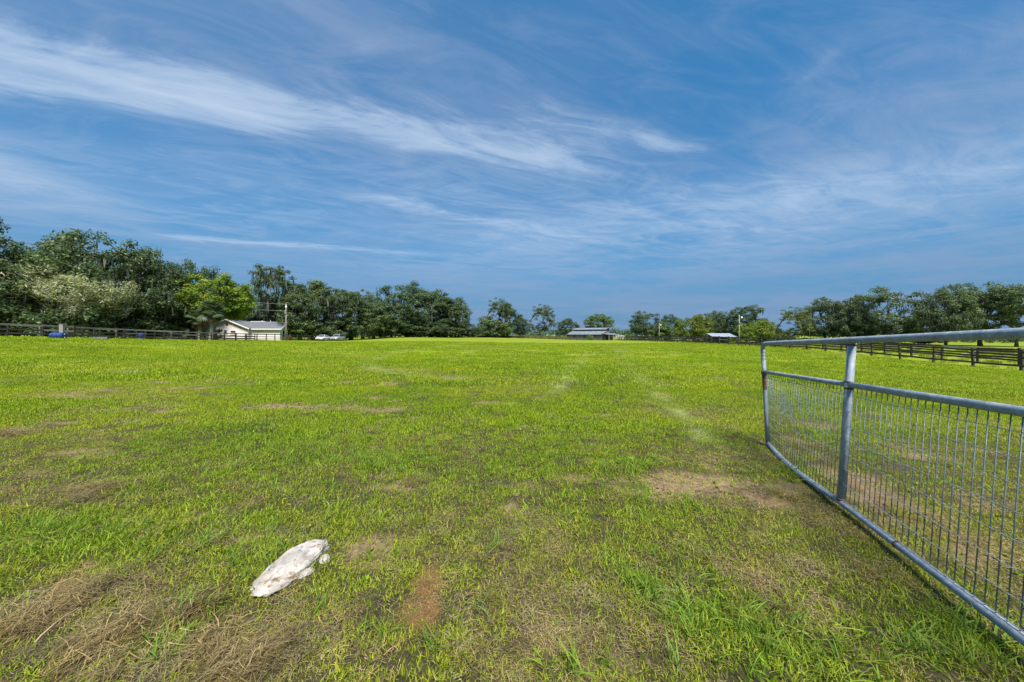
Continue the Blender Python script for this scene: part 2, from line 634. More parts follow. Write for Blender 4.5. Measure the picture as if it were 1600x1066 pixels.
LUSH = [blob(*a) for a in [
    (470, 690, 150, 25, 1.0), (620, 715, 60, 15, 1.0), (180, 850, 170, 22, .9), (60, 830, 110, 18, .9), (530, 628, 70, 5, .8),
    (890, 668, 60, 10, .8), (980, 730, 70, 14, .8), (1010, 905, 55, 28, .9), (1080, 960, 70, 35, 1.0), (1180, 1010, 90, 45, .9),
    (690, 600, 70, 4, .7), (1300, 690, 60, 14, .6), (1260, 745, 45, 20, .8), (330, 730, 120, 25, .6), (430, 745, 80, 16, .7),
    (1460, 1000, 130, 50, .6), (1230, 1030, 110, 35, .9), (330, 850, 70, 30, .6), (720, 655, 40, 6, .6), (1090, 800, 30, 12, .7),
    (1000, 765, 20, 10, .7)]]
RED = [blob(665, 912, 20, 26, 1.0), blob(655, 958, 26, 24, 1.0)]
TRACKS = [  # pale flattened wheel tracks, polylines on the photo turned into ground metres
    [(1105, 690), (1075, 655), (1040, 625), (1005, 595), (985, 572), (968, 552), (962, 540)],
    [(868, 612), (885, 585), (905, 565), (925, 550)],
    [(570, 572), (590, 580), (640, 588), (720, 592)], [(570, 570), (610, 555), (680, 543), (740, 536)],
    [(700, 560), (760, 545), (850, 536)]]
TRACKS = [[gp(*p) for p in t] for t in TRACKS]
HEAPS = [  # raked windrows of dead grass: start, end on the photo, half width (m), height (m)
    ((0, 690), (75, 676), .16, .09), ((-40, 815), (180, 765), .20, .06), ((0, 1050), (330, 945), .13, .06),
    ((30, 960), (230, 905), .12, .05), ((160, 1066), (350, 1010), .12, .055), ((330, 1060), (450, 1010), .13, .05),
    ((-40, 905), (100, 862), .12, .05), ((1180, 775), (1260, 795), .12, .03), ((610, 762), (655, 752), .10, .03),
    ((-60, 1010), (120, 960), .10, .04)]
HEAPS = [(gp(*a), gp(*b), w, h) for a, b, w, h in HEAPS]


def blobs(x, y, lst, seed, wob=.55):
    n = (fbm(x * 3.2, y * 3.2, 5, seed, .65) - .5) * 1.25
    res = np.zeros_like(x)
    for X, Y, hx, hy, ang, amt in lst:
        d = ((x - X) / hx) ** 2 + ((y - Y) / hy) ** 2
        k = d < 6
        if not np.any(k): continue
        val = amt * sstep(np.sqrt(d[k]) + n[k] * wob * 2.4, 1.25, .45)
        res[k] = np.maximum(res[k], val)
    return res


def seg_dist(x, y, a, b):
    ax, ay = a; bx, by = b
    L2 = (bx - ax) ** 2 + (by - ay) ** 2
    t = np.clip(((x - ax) * (bx - ax) + (y - ay) * (by - ay)) / L2, 0, 1)
    return np.hypot(x - ax - t * (bx - ax), y - ay - t * (by - ay)), t


def field_maps(x, y):
    """amounts of bare dirt, thatch, lush growth, red dead patch, wheel track and heap height at ground points"""
    dirt = blobs(x, y, DIRT, 11)
    thatch = blobs(x, y, THATCH, 21, .8)
    lush = blobs(x, y, LUSH, 31)
    red = blobs(x, y, RED, 41, .35)
    r = np.hypot(x, y)
    spots = fbm(x * .55, y * .55, 4, 51)
    fine = fbm(x * 2.2, y * 2.2, 3, 61)
    far = sstep(r, 4, 9)
    dirt = np.maximum(dirt, sstep(spots * .45 + fine * .55, .635, .72) * .85 * (1 - .5 * sstep(r, 25, 60)))
    thatch = np.maximum(thatch, (1 - sstep(y, 3.0, 6.5)) * sstep(fine, .42, .66) * .5)
    thatch = np.maximum(thatch, sstep(spots, .56, .72) * .55 * far)
    lush = np.maximum(lush, sstep(fbm(x * .35, y * .35, 3, 71), .55, .7) * .6)
    track = np.zeros_like(x)
    for t in TRACKS:
        for a, b in zip(t[:-1], t[1:]):
            d, _ = seg_dist(x, y, a, b)
            w = .11 + .011 * y
            track = np.maximum(track, np.exp(-(d / w) ** 2) * (.25 + .8 * sstep(fine, .3, .65)) * .75)
    heap = np.zeros_like(x)
    hn = fbm(x * 5, y * 5, 3, 81)
    hl = fbm(x * 1.7, y * 2.6, 3, 85)
    for a, b, w, h in HEAPS:
        d, t = seg_dist(x, y, a, b)
        heap = np.maximum(heap, .42 * h * np.exp(-(d / (w * (.2 + 1.0 * hn))) ** 2) * sstep(hn * .6 + hl * .55, .50, .68))
    thatch = np.maximum(thatch, sstep(heap, .006, .02))
    return dirt, thatch, lush, red, np.clip(track, 0, 1), heap


def graded(a, b, step, lo, hi, grow):
    mid = list(np.arange(a, b + 1e-6, step))
    left = []; x = a; s = step
    while x > lo:
        s *= grow; x -= s; left.append(x)
    right = []; x = mid[-1]; s = step
    while x < hi:
        s *= grow; x += s; right.append(x)
    return np.array(left[::-1] + mid + right)


gx = graded(-5.0, 4.5, .045, -4000, 4000, 1.085)
gy = graded(1.0, 6.5, .045, -4000, 4500, 1.07)
GX, GY = np.meshgrid(gx, gy)
gxf, gyf = GX.ravel(), GY.ravel()
gzv = ground(gxf, gyf)
dirt, thatch, lush, red, track, heap = field_maps(gxf, gyf)
nearw = np.exp(-(np.hypot(gxf, gyf - 3) / 9) ** 2)
gzv = gzv + heap + (fbm(gxf * 6, gyf * 6, 3, 5) - .5) * .03 * nearw - dirt * .018 * nearw
nx, ny = len(gx), len(gy)
ii = (np.arange(ny - 1)[:, None] * nx + np.arange(nx - 1)[None]).ravel()
quads = np.stack([ii, ii + 1, ii + nx + 1, ii + nx], 1)


def ground_mat():
    m, nt, out = new_mat('pasture_ground')
    geo = N(nt, 'ShaderNodeNewGeometry')
    P = geo.outputs['Position']

    def A(n):
        a = N(nt, 'ShaderNodeAttribute', attribute_name=n)
        return a.outputs['Fac']
    soil = ramp(nt, tnoise(nt, 26, 6, .65, P), [(.3, (.115, .077, .043)), (.55, (.255, .180, .105)), (.75, (.37, .275, .17))])
    straw = ramp(nt, tnoise(nt, 40, 6, .7, P), [(.32, (.026, .019, .011)), (.58, (.090, .068, .038)), (.80, (.22, .17, .10))])
    green = ramp(nt, tnoise(nt, 18, 5, .7, P), [(.3, (.014, .016, .007)), (.7, (.050, .054, .018))])
    # turf seen from afar: sward colour, darkened for the shade between blades
    mp = N(nt, 'ShaderNodeMapping')
    mp.inputs['Scale'].default_value = (.35, 1.0, 1)
    nt.links.new(P, mp.inputs['Vector'])
    turf = ramp(nt, tnoise(nt, .55, 7, .68, mp.outputs[0]), [(.28, (.125, .185, .010)), (.5, (.175, .230, .010)), (.72, (.235, .262, .024))])
    grain = ramp(nt, tnoise(nt, 5.0, 5, .75, P), [(.25, (.55, .6, .5)), (.5, (1, 1, 1)), (.75, (1.3, 1.22, 1.2))])
    turf = mixc(nt, 1.0, turf, grain, 'MULTIPLY')
    near = mixc(nt, A('lush'), mixc(nt, .55, green, straw), green)
    near = mixc(nt, A('thatch'), near, straw)
    far = mixc(nt, A('thatch'), turf, (.235, .25, .035))
    fa = N(nt, 'ShaderNodeMath', operation='MULTIPLY')
    nt.links.new(A('lush'), fa.inputs[0]); fa.inputs[1].default_value = .6
    far = mixc(nt, fa.outputs[0], far, (.110, .195, .010))
    col = mixc(nt, A('cover'), near, far)
    col = mixc(nt, A('track'), col, (.27, .31, .11))
    col = mixc(nt, A('dirt'), col, soil)
    col = mixc(nt, A('dry'), col, (.26, .135, .060))
    b = N(nt, 'ShaderNodeBsdfPrincipled')
    b.inputs['Roughness'].default_value = .9
    b.inputs['Specular IOR Level'].default_value = .15
    nt.links.new(col, b.inputs['Base Color'])
    bp = N(nt, 'ShaderNodeBump')
    bp.inputs['Strength'].default_value = .9
    bp.inputs['Distance'].default_value = .03
    nt.links.new(tnoise(nt, 22, 7, .7, P), bp.inputs['Height'])
    nt.links.new(bp.outputs[0], b.inputs['Normal'])
    nt.links.new(b.outputs[0], out.inputs[0])
    return m


cover = sstep(np.hypot(gxf, gyf), 5, 24)
pas = np_mesh('pasture', np.stack([gxf, gyf, gzv], 1), quads, None, ground_mat(),
              dict(dirt=dirt, thatch=thatch, lush=lush, dry=red, track=track, cover=cover), True)
pas_o = link(bpy.data.objects.new('pasture', pas))
tag(pas_o, 'mown green pasture with brown worn patches stretching to the trees', 'ground', kind='structure')

# ================================================================== GRASS
SRC = bpy.data.collections.new('tuft_sources')      # not linked to the scene: only instanced


def blades_mesh(name, n, radius, len_rng, wid, lean, seed, flat=0.0, seg=3, curve=1.0, aim=None):
    rs = np.random.RandomState(seed)
    V, Q, T, RN = [], [], [], []
    for i in range(n):
        rr = radius * math.sqrt(rs.rand()); th = rs.rand() * 6.283
        base = np.array([rr * math.cos(th), rr * math.sin(th), -.006])
        L = rs.uniform(*len_rng)
        az = rs.rand() * 6.283 if aim is None else aim + rs.normal() * .5
        tilt = abs(rs.normal()) * lean
        if flat: tilt = rs.uniform(1.15, 1.5)
        tilt = min(tilt, 1.5)
        bend = rs.uniform(.3, 1.2) * curve
        side = np.array([-math.sin(az), math.cos(az), 0.0])
        tw = rs.normal() * .5
        side = side * math.cos(tw) + np.array([math.cos(az), math.sin(az), 0]) * math.sin(tw)
        w = wid * rs.uniform(.6, 1.25)
        p = base.copy(); a = tilt
        if flat: p[2] = rs.uniform(0.0, flat)
        k0 = len(V); rnd = rs.rand()
        for s in range(seg + 1):
            ww = w * (1 - (s / seg) ** 1.6) * .5
            if s < seg:
                V.append(p - side * ww); V.append(p + side * ww); RN += [rnd, rnd]
            else:
                V.append(p.copy()); RN.append(rnd)
            st = L / seg
            p = p + np.array([math.cos(az) * math.sin(a), math.sin(az) * math.sin(a), math.cos(a)]) * st
            if flat:
                az += rs.normal() * .17
                p[2] = max(p[2] * .8, .001)
            a = min(a + bend / seg, 2.0 if not flat else 1.55)
        for s in range(seg - 1):
            Q.append((k0 + 2 * s, k0 + 2 * s + 1, k0 + 2 * s + 3, k0 + 2 * s + 2))
        T.append((k0 + 2 * seg - 2, k0 + 2 * seg - 1, k0 + 2 * seg))
    me = np_mesh(name, np.array(V), np.array(Q) if Q else None, np.array(T), M['blade'], dict(rnd=RN))
    o = bpy.data.objects.new(name, me)
    SRC.objects.link(o)


TYPES = {}


def clods(kind, count, n, radius, size):
    ids = []
    for i in range(count):
        rs_ = np.random.RandomState(900 + i)
        V, T, RN = [], [], []
        for j in range(n):
            rr_ = radius * math.sqrt(rs_.rand()); th = rs_.rand() * 6.283
            c = np.array([rr_ * math.cos(th), rr_ * math.sin(th), 0])
            r = size * rs_.uniform(.3, 1.0) ** 1.5
            k0 = len(V); rn = rs_.rand() * .75
            for d in ((1, 0, 0), (0, 1, 0), (-1, 0, 0), (0, -1, 0), (0, 0, .8), (0, 0, -.5)):
                V.append(c + np.array(d) * r * rs_.uniform(.7, 1.3) + rs_.normal(0, r * .18, 3)); RN.append(rn)
            for f in ((0, 1, 4), (1, 2, 4), (2, 3, 4), (3, 0, 4), (1, 0, 5), (2, 1, 5), (3, 2, 5), (0, 3, 5)):
                T.append(tuple(k0 + q for q in f))
        nm = 'tuft_%03d' % len(SRC.objects)
        ids.append(len(SRC.objects))
        SRC.objects.link(bpy.data.objects.new(nm, np_mesh(nm, np.array(V), None, np.array(T), M['blade'], dict(rnd=RN), True)))
    TYPES[kind] = ids



def reg(kind, count, **kw):
    ids = []
    for i in range(count):
        nm = 'tuft_%03d' % len(SRC.objects)
        ids.append(len(SRC.objects))
        blades_mesh(nm, seed=len(SRC.objects) * 7 + 1, **kw)
    TYPES[kind] = ids


clods('clod', 4, 26, .08, .011)
reg('short', 8, n=44, radius=.075, len_rng=(.013, .036), wid=.0040, lean=.85, curve=1.3)
reg('lush', 5, n=26, radius=.07, len_rng=(.04, .088), wid=.0062, lean=.75, curve=1.3)
reg('straw', 10, n=70, radius=.085, len_rng=(.014, .058), wid=.0025, lean=1.0, flat=.022)
reg('pile', 6, n=120, radius=.10, len_rng=(.03, .13), wid=.0030, lean=1.0, flat=.05, seg=4)
reg('long', 4, n=9, radius=.03, len_rng=(.12, .21), wid=.0085, lean=.95, curve=1.5, seg=4)
reg('weed', 4, n=9, radius=.02, len_rng=(.018, .036), wid=.014, lean=1.25, curve=.6)
reg('mid', 5, n=90, radius=.17, len_rng=(.022, .052), wid=.0070, lean=.7)
reg('midstraw', 3, n=70, radius=.18, len_rng=(.05, .12), wid=.006, lean=1.0, flat=.03)
reg('wide', 4, n=120, radius=.42, len_rng=(.035, .070), wid=.016, lean=.65, seg=2)
reg('vast', 4, n=130, radius=1.0, len_rng=(.04, .08), wid=.034, lean=.6, seg=2)
reg('tall', 4, n=90, radius=.9, len_rng=(.35, .85), wid=.05, lean=.3, seg=2)


class Points:
    def __init__(self):
        self.p, self.i, self.r, self.s, self.c = [], [], [], [], []

    def add(self, x, y, z, kind, rs, scl, col, tilt=.12):
        n = len(x)
        if n == 0: return
        self.p.append(np.stack([x, y, z], 1))
        self.i.append(rs.choice(TYPES[kind], n))
        self.r.append(np.stack([rs.normal(0, tilt, n), rs.normal(0, tilt, n), rs.rand(n) * 6.283], 1))
        self.s.append(scl)
        self.c.append(col)


PT = Points()
rs = np.random.RandomState(99)


def col_mix(n, base, var, rs_):
    v = 1 + rs_.normal(0, var, (n, 1))
    h = rs_.normal(0, var * .6, (n, 1))
    c = np.array(base)[None] * v * np.concatenate([1 + h, np.ones((n, 1)), 1 - h], 1)
    return np.clip(c, .004, .8)


YEL = np.array((.315, .395, .010)); GRN = np.array((.180, .300, .013)); OLV = np.array((.30, .31, .045))
STR = np.array((.37, .285, .150)); RED_C = np.array((.32, .19, .09)); PALE = np.array((.36, .41, .13))


def sample(y0, y1, dens, slope=1.75, pad=1.2):
    """even random points on the field between two distances, wider than the view"""
    xm = slope * y1 + pad
    n = int((y1 - y0) * 2 * xm * dens)
    x = rs.uniform(-xm, xm, n); y = rs.uniform(y0, y1, n)
    k = np.abs(x) < slope * y + pad
    return x[k], y[k]


def sward(x, y, lushw, n):
    """colour of the sward at ground points"""
    t = np.clip(fbm(x * .8, y * .8, 3, 91) * 1.6 - .3, 0, 1)[:, None]
    base = YEL[None] * (1 - t) + (YEL * .5 + GRN * .5)[None] * t
    d = sstep(fbm(x * .23 + 3, y * .42, 4, 95), .50, .68)[:, None] * .55      # duller, drier sweeps
    base = base * (1 - d) + (YEL * .72 + STR * .22)[None] * d
    g = sstep(fbm(x * .5 - 8, y * 1.1, 3, 97), .55, .70)[:, None] * .6
    base = base * (1 - g) + (GRN * .8)[None] * g
    base = base * (1 - lushw[:, None] * .75) + GRN[None] * lushw[:, None] * .75
    return base


def surf(x, y, heap, dirt):
    r = np.hypot(x, y - 3)
    w = np.exp(-(r / 9) ** 2)
    return ground(x, y) + heap + (fbm(x * 6, y * 6, 3, 5) - .5) * .03 * w - dirt * .018 * w


def vary(c, v):
    n = len(c)
    k = 1 + rs.normal(0, v, (n, 1)); h = rs.normal(0, v * .5, (n, 1))
    return np.clip(c * k * np.concatenate([1 + h, np.ones((n, 1)), 1 - h], 1), .004, .8)


ROCK_C = (-1.285, 2.0)


def off_rock(x, y):
    return ((x - ROCK_C[0]) / .100) ** 2 + ((y - ROCK_C[1]) / .240) ** 2 > 1


def near_band(y0, y1, d_short, d_straw, d_lush):
    # living turf
    x, y = sample(y0, y1, d_short)
    di, th, lu, re, tr, he = field_maps(x, y)
    keep = rs.rand(len(x)) < np.clip(1 - .93 * di - .42 * th - re - 14 * he, .24, 1)
    keep &= off_rock(x, y)
    x, y, di, th, lu, he, tr = [a[keep] for a in (x, y, di, th, lu, he, tr)]
    c = sward(x, y, lu, len(x))
    nearb = (1 - sstep(y, 2.4, 5.5))[:, None]
    c = c * (1 - nearb * .4) + OLV[None] * nearb * .4
    c = c * (1 - tr[:, None] * .6) + PALE[None] * tr[:, None] * .6
    c = c * (1 - th[:, None] * .45) + OLV[None] * th[:, None] * .45
    PT.add(x, y, surf(x, y, he, di), 'short', rs, rs.uniform(.75, 1.3, len(x)) * (1 + .35 * lu), vary(c, .16))
    # dead straw between
    x, y = sample(y0, y1, d_straw)
    di, th, lu, re, tr, he = field_maps(x, y)
    pr = np.clip(.13 + .74 * th - .6 * di - .5 * lu, .05, 1) * np.where(y > 4.2, .55, 1.0)
    keep = (rs.rand(len(x)) < pr) & off_rock(x, y)
    x, y, di, he, re = [a[keep] for a in (x, y, di, he, re)]
    c = np.repeat(STR[None], len(x), 0) * rs.uniform(.55, 1.15, (len(x), 1))
    PT.add(x, y, surf(x, y, he, di), 'straw', rs, rs.uniform(.7, 1.25, len(x)), vary(c, .14))
    # lush clumps
    x, y = sample(y0, y1, d_lush)
    di, th, lu, re, tr, he = field_maps(x, y)
    keep = (rs.rand(len(x)) < np.clip(lu * 1.1 + .05 - .5 * th - 10 * he - re, 0, 1)) & off_rock(x, y)
    x, y, di, he = [a[keep] for a in (x, y, di, he)]
    c = np.repeat((GRN * .95 + np.array((0, 0, .012)))[None], len(x), 0)
    t = rs.rand(len(x), 1) * .4
    c = c * (1 - t) + YEL[None] * t
    PT.add(x, y, surf(x, y, he, di), 'lush', rs, rs.uniform(.6, 1.15, len(x)), vary(c, .16), .2)


def weeds(y0, y1, dens):
    x, y = sample(y0, y1, dens)
    di, th, lu, re, tr, he = field_maps(x, y)
    k_ = (rs.rand(len(x)) < np.clip(fbm(x * 1.3, y * 1.3, 3, 33) * 2.4 - .8, 0, 1)) & off_rock(x, y) & (re < .3)
    x, y, di, he = [a[k_] for a in (x, y, di, he)]
    c = np.repeat((GRN * .8 + YEL * .15)[None], len(x), 0)
    PT.add(x, y, surf(x, y, he, di) + .008, 'weed', rs, rs.uniform(.5, 1.2, len(x)), vary(c, .2), .25)


weeds(.3, 5.0, 26)
x, y = sample(.7, 9.0, 60)
di, th, lu, re, tr, he = field_maps(x, y)
k_ = (rs.rand(len(x)) < np.clip(di * 1.2 - .2, 0, 1)) & off_rock(x, y)
x, y, di, he = [a[k_] for a in (x, y, di, he)]
c = np.repeat(np.array((.26, .19, .115))[None], len(x), 0) * rs.uniform(.5, 1.15, (len(x), 1))
PT.add(x, y, surf(x, y, he, di), 'clod', rs, rs.uniform(.5, 1.3, len(x)), vary(c, .1), .1)
near_band(.2, 2.6, 560, 300, 130)
near_band(2.6, 4.6, 330, 170, 95)
# raked windrows: piled straw lying along each heap
for (a, b, w, h) in HEAPS:
    L = math.hypot(b[0] - a[0], b[1] - a[1])
    n = int(L * w * 2 * 190)
    t = rs.rand(n); o_ = rs.normal(0, .6, n) * w
    dx, dy = (b[0] - a[0]) / L, (b[1] - a[1]) / L
    x = a[0] + dx * t * L - dy * o_; y = a[1] + dy * t * L + dx * o_
    di, th, lu, re, tr, he = field_maps(x, y)
    k = (he > .005) & (y > .6)
    x, y, he, di = x[k], y[k], he[k], di[k]
    c = np.repeat((STR * .95)[None], len(x), 0) * rs.uniform(.5, 1.1, (len(x), 1))
    PT.add(x, y, surf(x, y, he, di), 'pile', rs, rs.uniform(.7, 1.2, len(x)), vary(c, .12), .25)
# reddish dead patch of matted roots
x = rs.uniform(-.75, -.2, 900); y = rs.uniform(1.45, 2.1, 900)
di, th, lu, re, tr, he = field_maps(x, y)
k = re > .45
PT.add(x[k], y[k], surf(x[k], y[k], he[k], di[k]) - .004, 'straw', rs, rs.uniform(.5, .8, k.sum()), vary(np.repeat(RED_C[None], k.sum(), 0), .15))
# long arching blades here and there
spots = [(1085, 960, 60, 45, 34), (1010, 905, 60, 35, 26), (1170, 1000, 80, 40, 34), (420, 870, 30, 40, 14), (180, 845, 150, 25, 40), (330, 880, 60, 30, 10),
         (620, 720, 50, 14, 30), (500, 715, 120, 16, 60), (990, 735, 60, 14, 26), (1240, 745, 40, 20, 24), (1000, 790, 25, 15, 8), (1090, 800, 25, 10, 8),
         (250, 1010, 60, 30, 12), (290, 960, 40, 20, 10), (1500, 1010, 80, 40, 20), (60, 840, 60, 14, 22), (530, 632, 80, 5, 50), (700, 600, 60, 4, 40),
         (900, 1040, 100, 20, 10), (1350, 1030, 140, 30, 24), (640, 1000, 120, 40, 12), (760, 840, 100, 30, 8)]
for (px, py, rx, ry, n) in spots:
    pts = [gp(px + rs.normal() * rx * .6, max(py + rs.normal() * ry * .6, 560)) for _ in range(n)]
    x = np.array([p[0] for p in pts]); y = np.array([p[1] for p in pts])
    k = off_rock(x, y); x, y = x[k], y[k]
    di, th, lu, re, tr, he = field_maps(x, y)
    c = np.repeat((GRN * .9 + np.array((.01, 0, .025)))[None], len(x), 0) * rs.uniform(.75, 1.2, (len(x), 1))
    PT.add(x, y, surf(x, y, he, di), 'long', rs, rs.uniform(.45, .95, len(x)), vary(c, .14), .3)


def far_band(y0, y1, dens, kind, scl, strawkind=None, sd=0):
    x, y = sample(y0, y1, dens)
    di, th, lu, re, tr, he = field_maps(x, y)
    keep = rs.rand(len(x)) < np.clip(1 - 1.0 * di - .25 * th, .03, 1)
    keep &= (x > -47) & (x < 34.5 + 0 * y)
    x, y, di, th, lu, he, tr = [a[keep] for a in (x, y, di, th, lu, he, tr)]
    c = sward(x, y, lu, len(x))
    c = c * (1 - th[:, None] * .35) + (YEL * .8 + STR * .25)[None] * th[:, None] * .35
    c = c * (1 - tr[:, None] * .8) + PALE[None] * tr[:, None] * .8
    PT.add(x, y, surf(x, y, he, di), kind, rs, rs.uniform(scl * .8, scl * 1.25, len(x)) * (1 + .3 * lu - .3 * tr), vary(c, .12), .05)
    if strawkind:
        x, y = sample(y0, y1, sd)
        di, th, lu, re, tr, he = field_maps(x, y)
        keep = rs.rand(len(x)) < np.clip(.05 + .6 * th - .3 * di, .0, 1)
        x, y, di, he = [a[keep] for a in (x, y, di, he)]
        c = np.repeat(STR[None], len(x), 0) * rs.uniform(.7, 1.2, (len(x), 1))
        PT.add(x, y, surf(x, y, he, di), strawkind, rs, rs.uniform(.7, 1.2, len(x)), vary(c, .12), .06)


far_band(4.6, 9, 75, 'mid', .95, 'midstraw', 24)
far_band(9, 22, 13, 'wide', 1.0, 'midstraw', 3)
far_band(22, 60, 2.3, 'vast', 1.0)
# rougher, taller growth outside the field beyond the far fence
n = 5200
x = rs.uniform(-22, 34, n); y = rs.uniform(129, 185, n)
PT.add(x, y, ground(x, y), 'tall', rs, rs.uniform(.7, 1.3, n), vary(np.repeat(np.array((.21, .235, .05))[None], n, 0), .2), .05)
n = 2600
x = rs.uniform(36, 80, n); y = rs.uniform(14, 120, n)
PT.add(x, y, ground(x, y), 'tall', rs, rs.uniform(.25, .45, n), vary(np.repeat(np.array((.20, .235, .03))[None], n, 0), .2), .05)


def build_points():
    p = np.concatenate(PT.p).astype(np.float32)
    me = bpy.data.meshes.new('pasture_grass')
    me.vertices.add(len(p))
    me.vertices.foreach_set('co', p.ravel())
    a = me.attributes.new('idx', 'INT', 'POINT'); a.data.foreach_set('value', np.concatenate(PT.i).astype(np.int32))
    a = me.attributes.new('rot', 'FLOAT_VECTOR', 'POINT'); a.data.foreach_set('vector', np.concatenate(PT.r).astype(np.float32).ravel())
    a = me.attributes.new('scl', 'FLOAT', 'POINT'); a.data.foreach_set('value', np.concatenate(PT.s).astype(np.float32))
    c = np.concatenate(PT.c); c = np.concatenate([c, np.ones((len(c), 1))], 1)
    a = me.attributes.new('tint', 'FLOAT_COLOR', 'POINT'); a.data.foreach_set('color', c.astype(np.float32).ravel())
    me.update()
    o = link(bpy.data.objects.new('pasture_grass', me))
    tag(o, 'short green and straw coloured grass blades covering the pasture', 'grass', kind='stuff')
    ng = bpy.data.node_groups.new('scatter_tufts', 'GeometryNodeTree')
    ng.interface.new_socket('Geometry', in_out='INPUT', socket_type='NodeSocketGeometry')
    ng.interface.new_socket('Geometry', in_out='OUTPUT', socket_type='NodeSocketGeometry')
    gi = ng.nodes.new('NodeGroupInput'); go = ng.nodes.new('NodeGroupOutput')
    ci = ng.nodes.new('GeometryNodeCollectionInfo')
    ci.inputs['Collection'].default_value = SRC
    ci.inputs['Separate Children'].default_value = True
    ci.inputs['Reset Children'].default_value = True
    iop = ng.nodes.new('GeometryNodeInstanceOnPoints')
    iop.inputs['Pick Instance'].default_value = True

    def named(nm, dt):
        n_ = ng.nodes.new('GeometryNodeInputNamedAttribute')
        n_.data_type = dt
        n_.inputs['Name'].default_value = nm
        return n_.outputs['Attribute']
    ng.links.new(gi.outputs[0], iop.inputs['Points'])
    ng.links.new(ci.outputs[0], iop.inputs['Instance'])
    ng.links.new(named('idx', 'INT'), iop.inputs['Instance Index'])
    e2r = ng.nodes.new('FunctionNodeEulerToRotation')
    ng.links.new(named('rot', 'FLOAT_VECTOR'), e2r.inputs[0])
    ng.links.new(e2r.outputs[0], iop.inputs['Rotation'])
    ng.links.new(named('scl', 'FLOAT'), iop.inputs['Scale'])
    ng.links.new(iop.outputs[0], go.inputs[0])
    md = o.modifiers.new('scatter', 'NODES')
    md.node_group = ng
    print('grass tufts', len(p))


build_points()
# ================================================================== TREES


def leaf_cards(centres, radii, per, size, rs_, flat=.6, droop=0.0, aspect=.5, radial=None):
    """rhombic leaf sprays spread through every clump"""
    n = len(centres) * per
    c = np.repeat(centres, per, 0); r = np.repeat(radii, per)[:, None]
    d = rs_.normal(0, 1, (n, 3)); d /= np.linalg.norm(d, axis=1, keepdims=True)
    rad = rs_.rand(n, 1) ** .45
    off = d * rad * r * np.array([1, 1, flat])
    p = c + off
    nrm = d * np.array([1, 1, .6]) + np.array([0, 0, .75]) + rs_.normal(0, .55, (n, 3))
    nrm /= np.linalg.norm(nrm, axis=1, keepdims=True)
    t = rs_.normal(0, 1, (n, 3)); t[:, 2] -= droop
    if radial is not None:
        t = t * .45 + (p - np.array(radial)) / np.linalg.norm(p - np.array(radial), axis=1, keepdims=True)
    t -= nrm * (t * nrm).sum(1, keepdims=True); t /= np.linalg.norm(t, axis=1, keepdims=True)
    b = np.cross(nrm, t)
    s = size * rs_.uniform(.55, 1.35, (n, 1))
    v = np.stack([p - t * s, p + b * s * aspect, p + t * s, p - b * s * aspect], 1).reshape(-1, 3)
    q = np.arange(n * 4).reshape(-1, 4)
    rnd = np.repeat(np.clip(rs_.rand(n) * .75 + np.repeat(rs_.rand(len(centres)), per) * .3 - .03, 0, 1), 4)
    return v, q, rnd


def moss_strands(tips, n, rs_, lmin, lmax, w=.14):
    """hanging tapered wisps of moss"""
    V, Q, RN = [], [], []
    for i in range(n):
        c = tips[rs_.randint(len(tips))] + rs_.normal(0, .45, 3) * np.array([1, 1, .3])
        L = rs_.uniform(lmin, lmax)
        az = rs_.rand() * 6.283
        s = np.array([math.cos(az), math.sin(az), 0]) * w * rs_.uniform(.5, 1.3)
        k = len(V); rn = rs_.rand()
        j = rs_.normal(0, .08, 2)
        for f, ww in ((0, .35), (.35, 1.0), (.7, .6), (1, .08)):
            p = c + np.array([j[0] * f, j[1] * f, -L * f])
            V += [p - s * ww, p + s * ww]; RN += [rn, rn]
        for a in range(3):
            Q.append((k + 2 * a, k + 2 * a + 1, k + 2 * a + 3, k + 2 * a + 2))
    return np.array(V), np.array(Q), np.array(RN)


def limbs(tips, trunk, rs_, rscale, rbase, sides=5, bend=.12):
    """pipe-model branching: each foliage clump is joined to the nearest limb towards the trunk"""
    nodes = [np.array(p, float) for p in trunk]
    parent = [i - 1 for i in range(len(trunk))]
    top = nodes[-1]
    order = np.argsort([np.linalg.norm(t - top) for t in tips])
    fork = max(1, len(trunk) - 2)
    leafn = []
    for oi in order:
        t = tips[oi]
        best, bi = 1e9, 0
        for i in range(fork, len(nodes)):
            q = nodes[i]
            d = np.linalg.norm(t - q)
            if np.linalg.norm(q - nodes[fork]) > np.linalg.norm(t - nodes[fork]): d += 3
            if q[2] > t[2] + .3: d += 1.6 * (q[2] - t[2])
            if d < best: best, bi = d, i
        # one or two bending nodes on the way
        a = nodes[bi]
        steps = max(1, int(best / 2.2))
        prev = bi
        for s in range(1, steps + 1):
            f = s / steps
            p = a * (1 - f) + t * f
            if s < steps:
                p = p + rs_.normal(0, bend * best / steps, 3)
                p[2] += .12 * best * math.sin(f * math.pi)
            nodes.append(p); parent.append(prev); prev = len(nodes) - 1
        leafn.append(prev)
    load = np.zeros(len(nodes))
    for l in leafn: load[l] += 1
    for i in range(len(nodes) - 1, 0, -1):
        if parent[i] >= 0: load[parent[i]] += load[i]
    rad = rscale * np.sqrt(np.maximum(load, .6))
    for i in range(len(trunk)): rad[i] = rbase * (1.0 - .45 * i / max(1, len(trunk) - 1)) * (1.35 if i == 0 else 1)
    mb = MB()
    mb.tube(trunk, [float(r) for r in rad[:len(trunk)]], 8)
    for i in range(len(trunk), len(nodes)):
        a, b = nodes[parent[i]], nodes[i]
        ra = min(rad[parent[i]], rad[i] * 1.5 + .01)
        mb.tube([a, b], [float(ra), float(rad[i])], sides if rad[i] > .06 else 3, cap=False)
    return mb


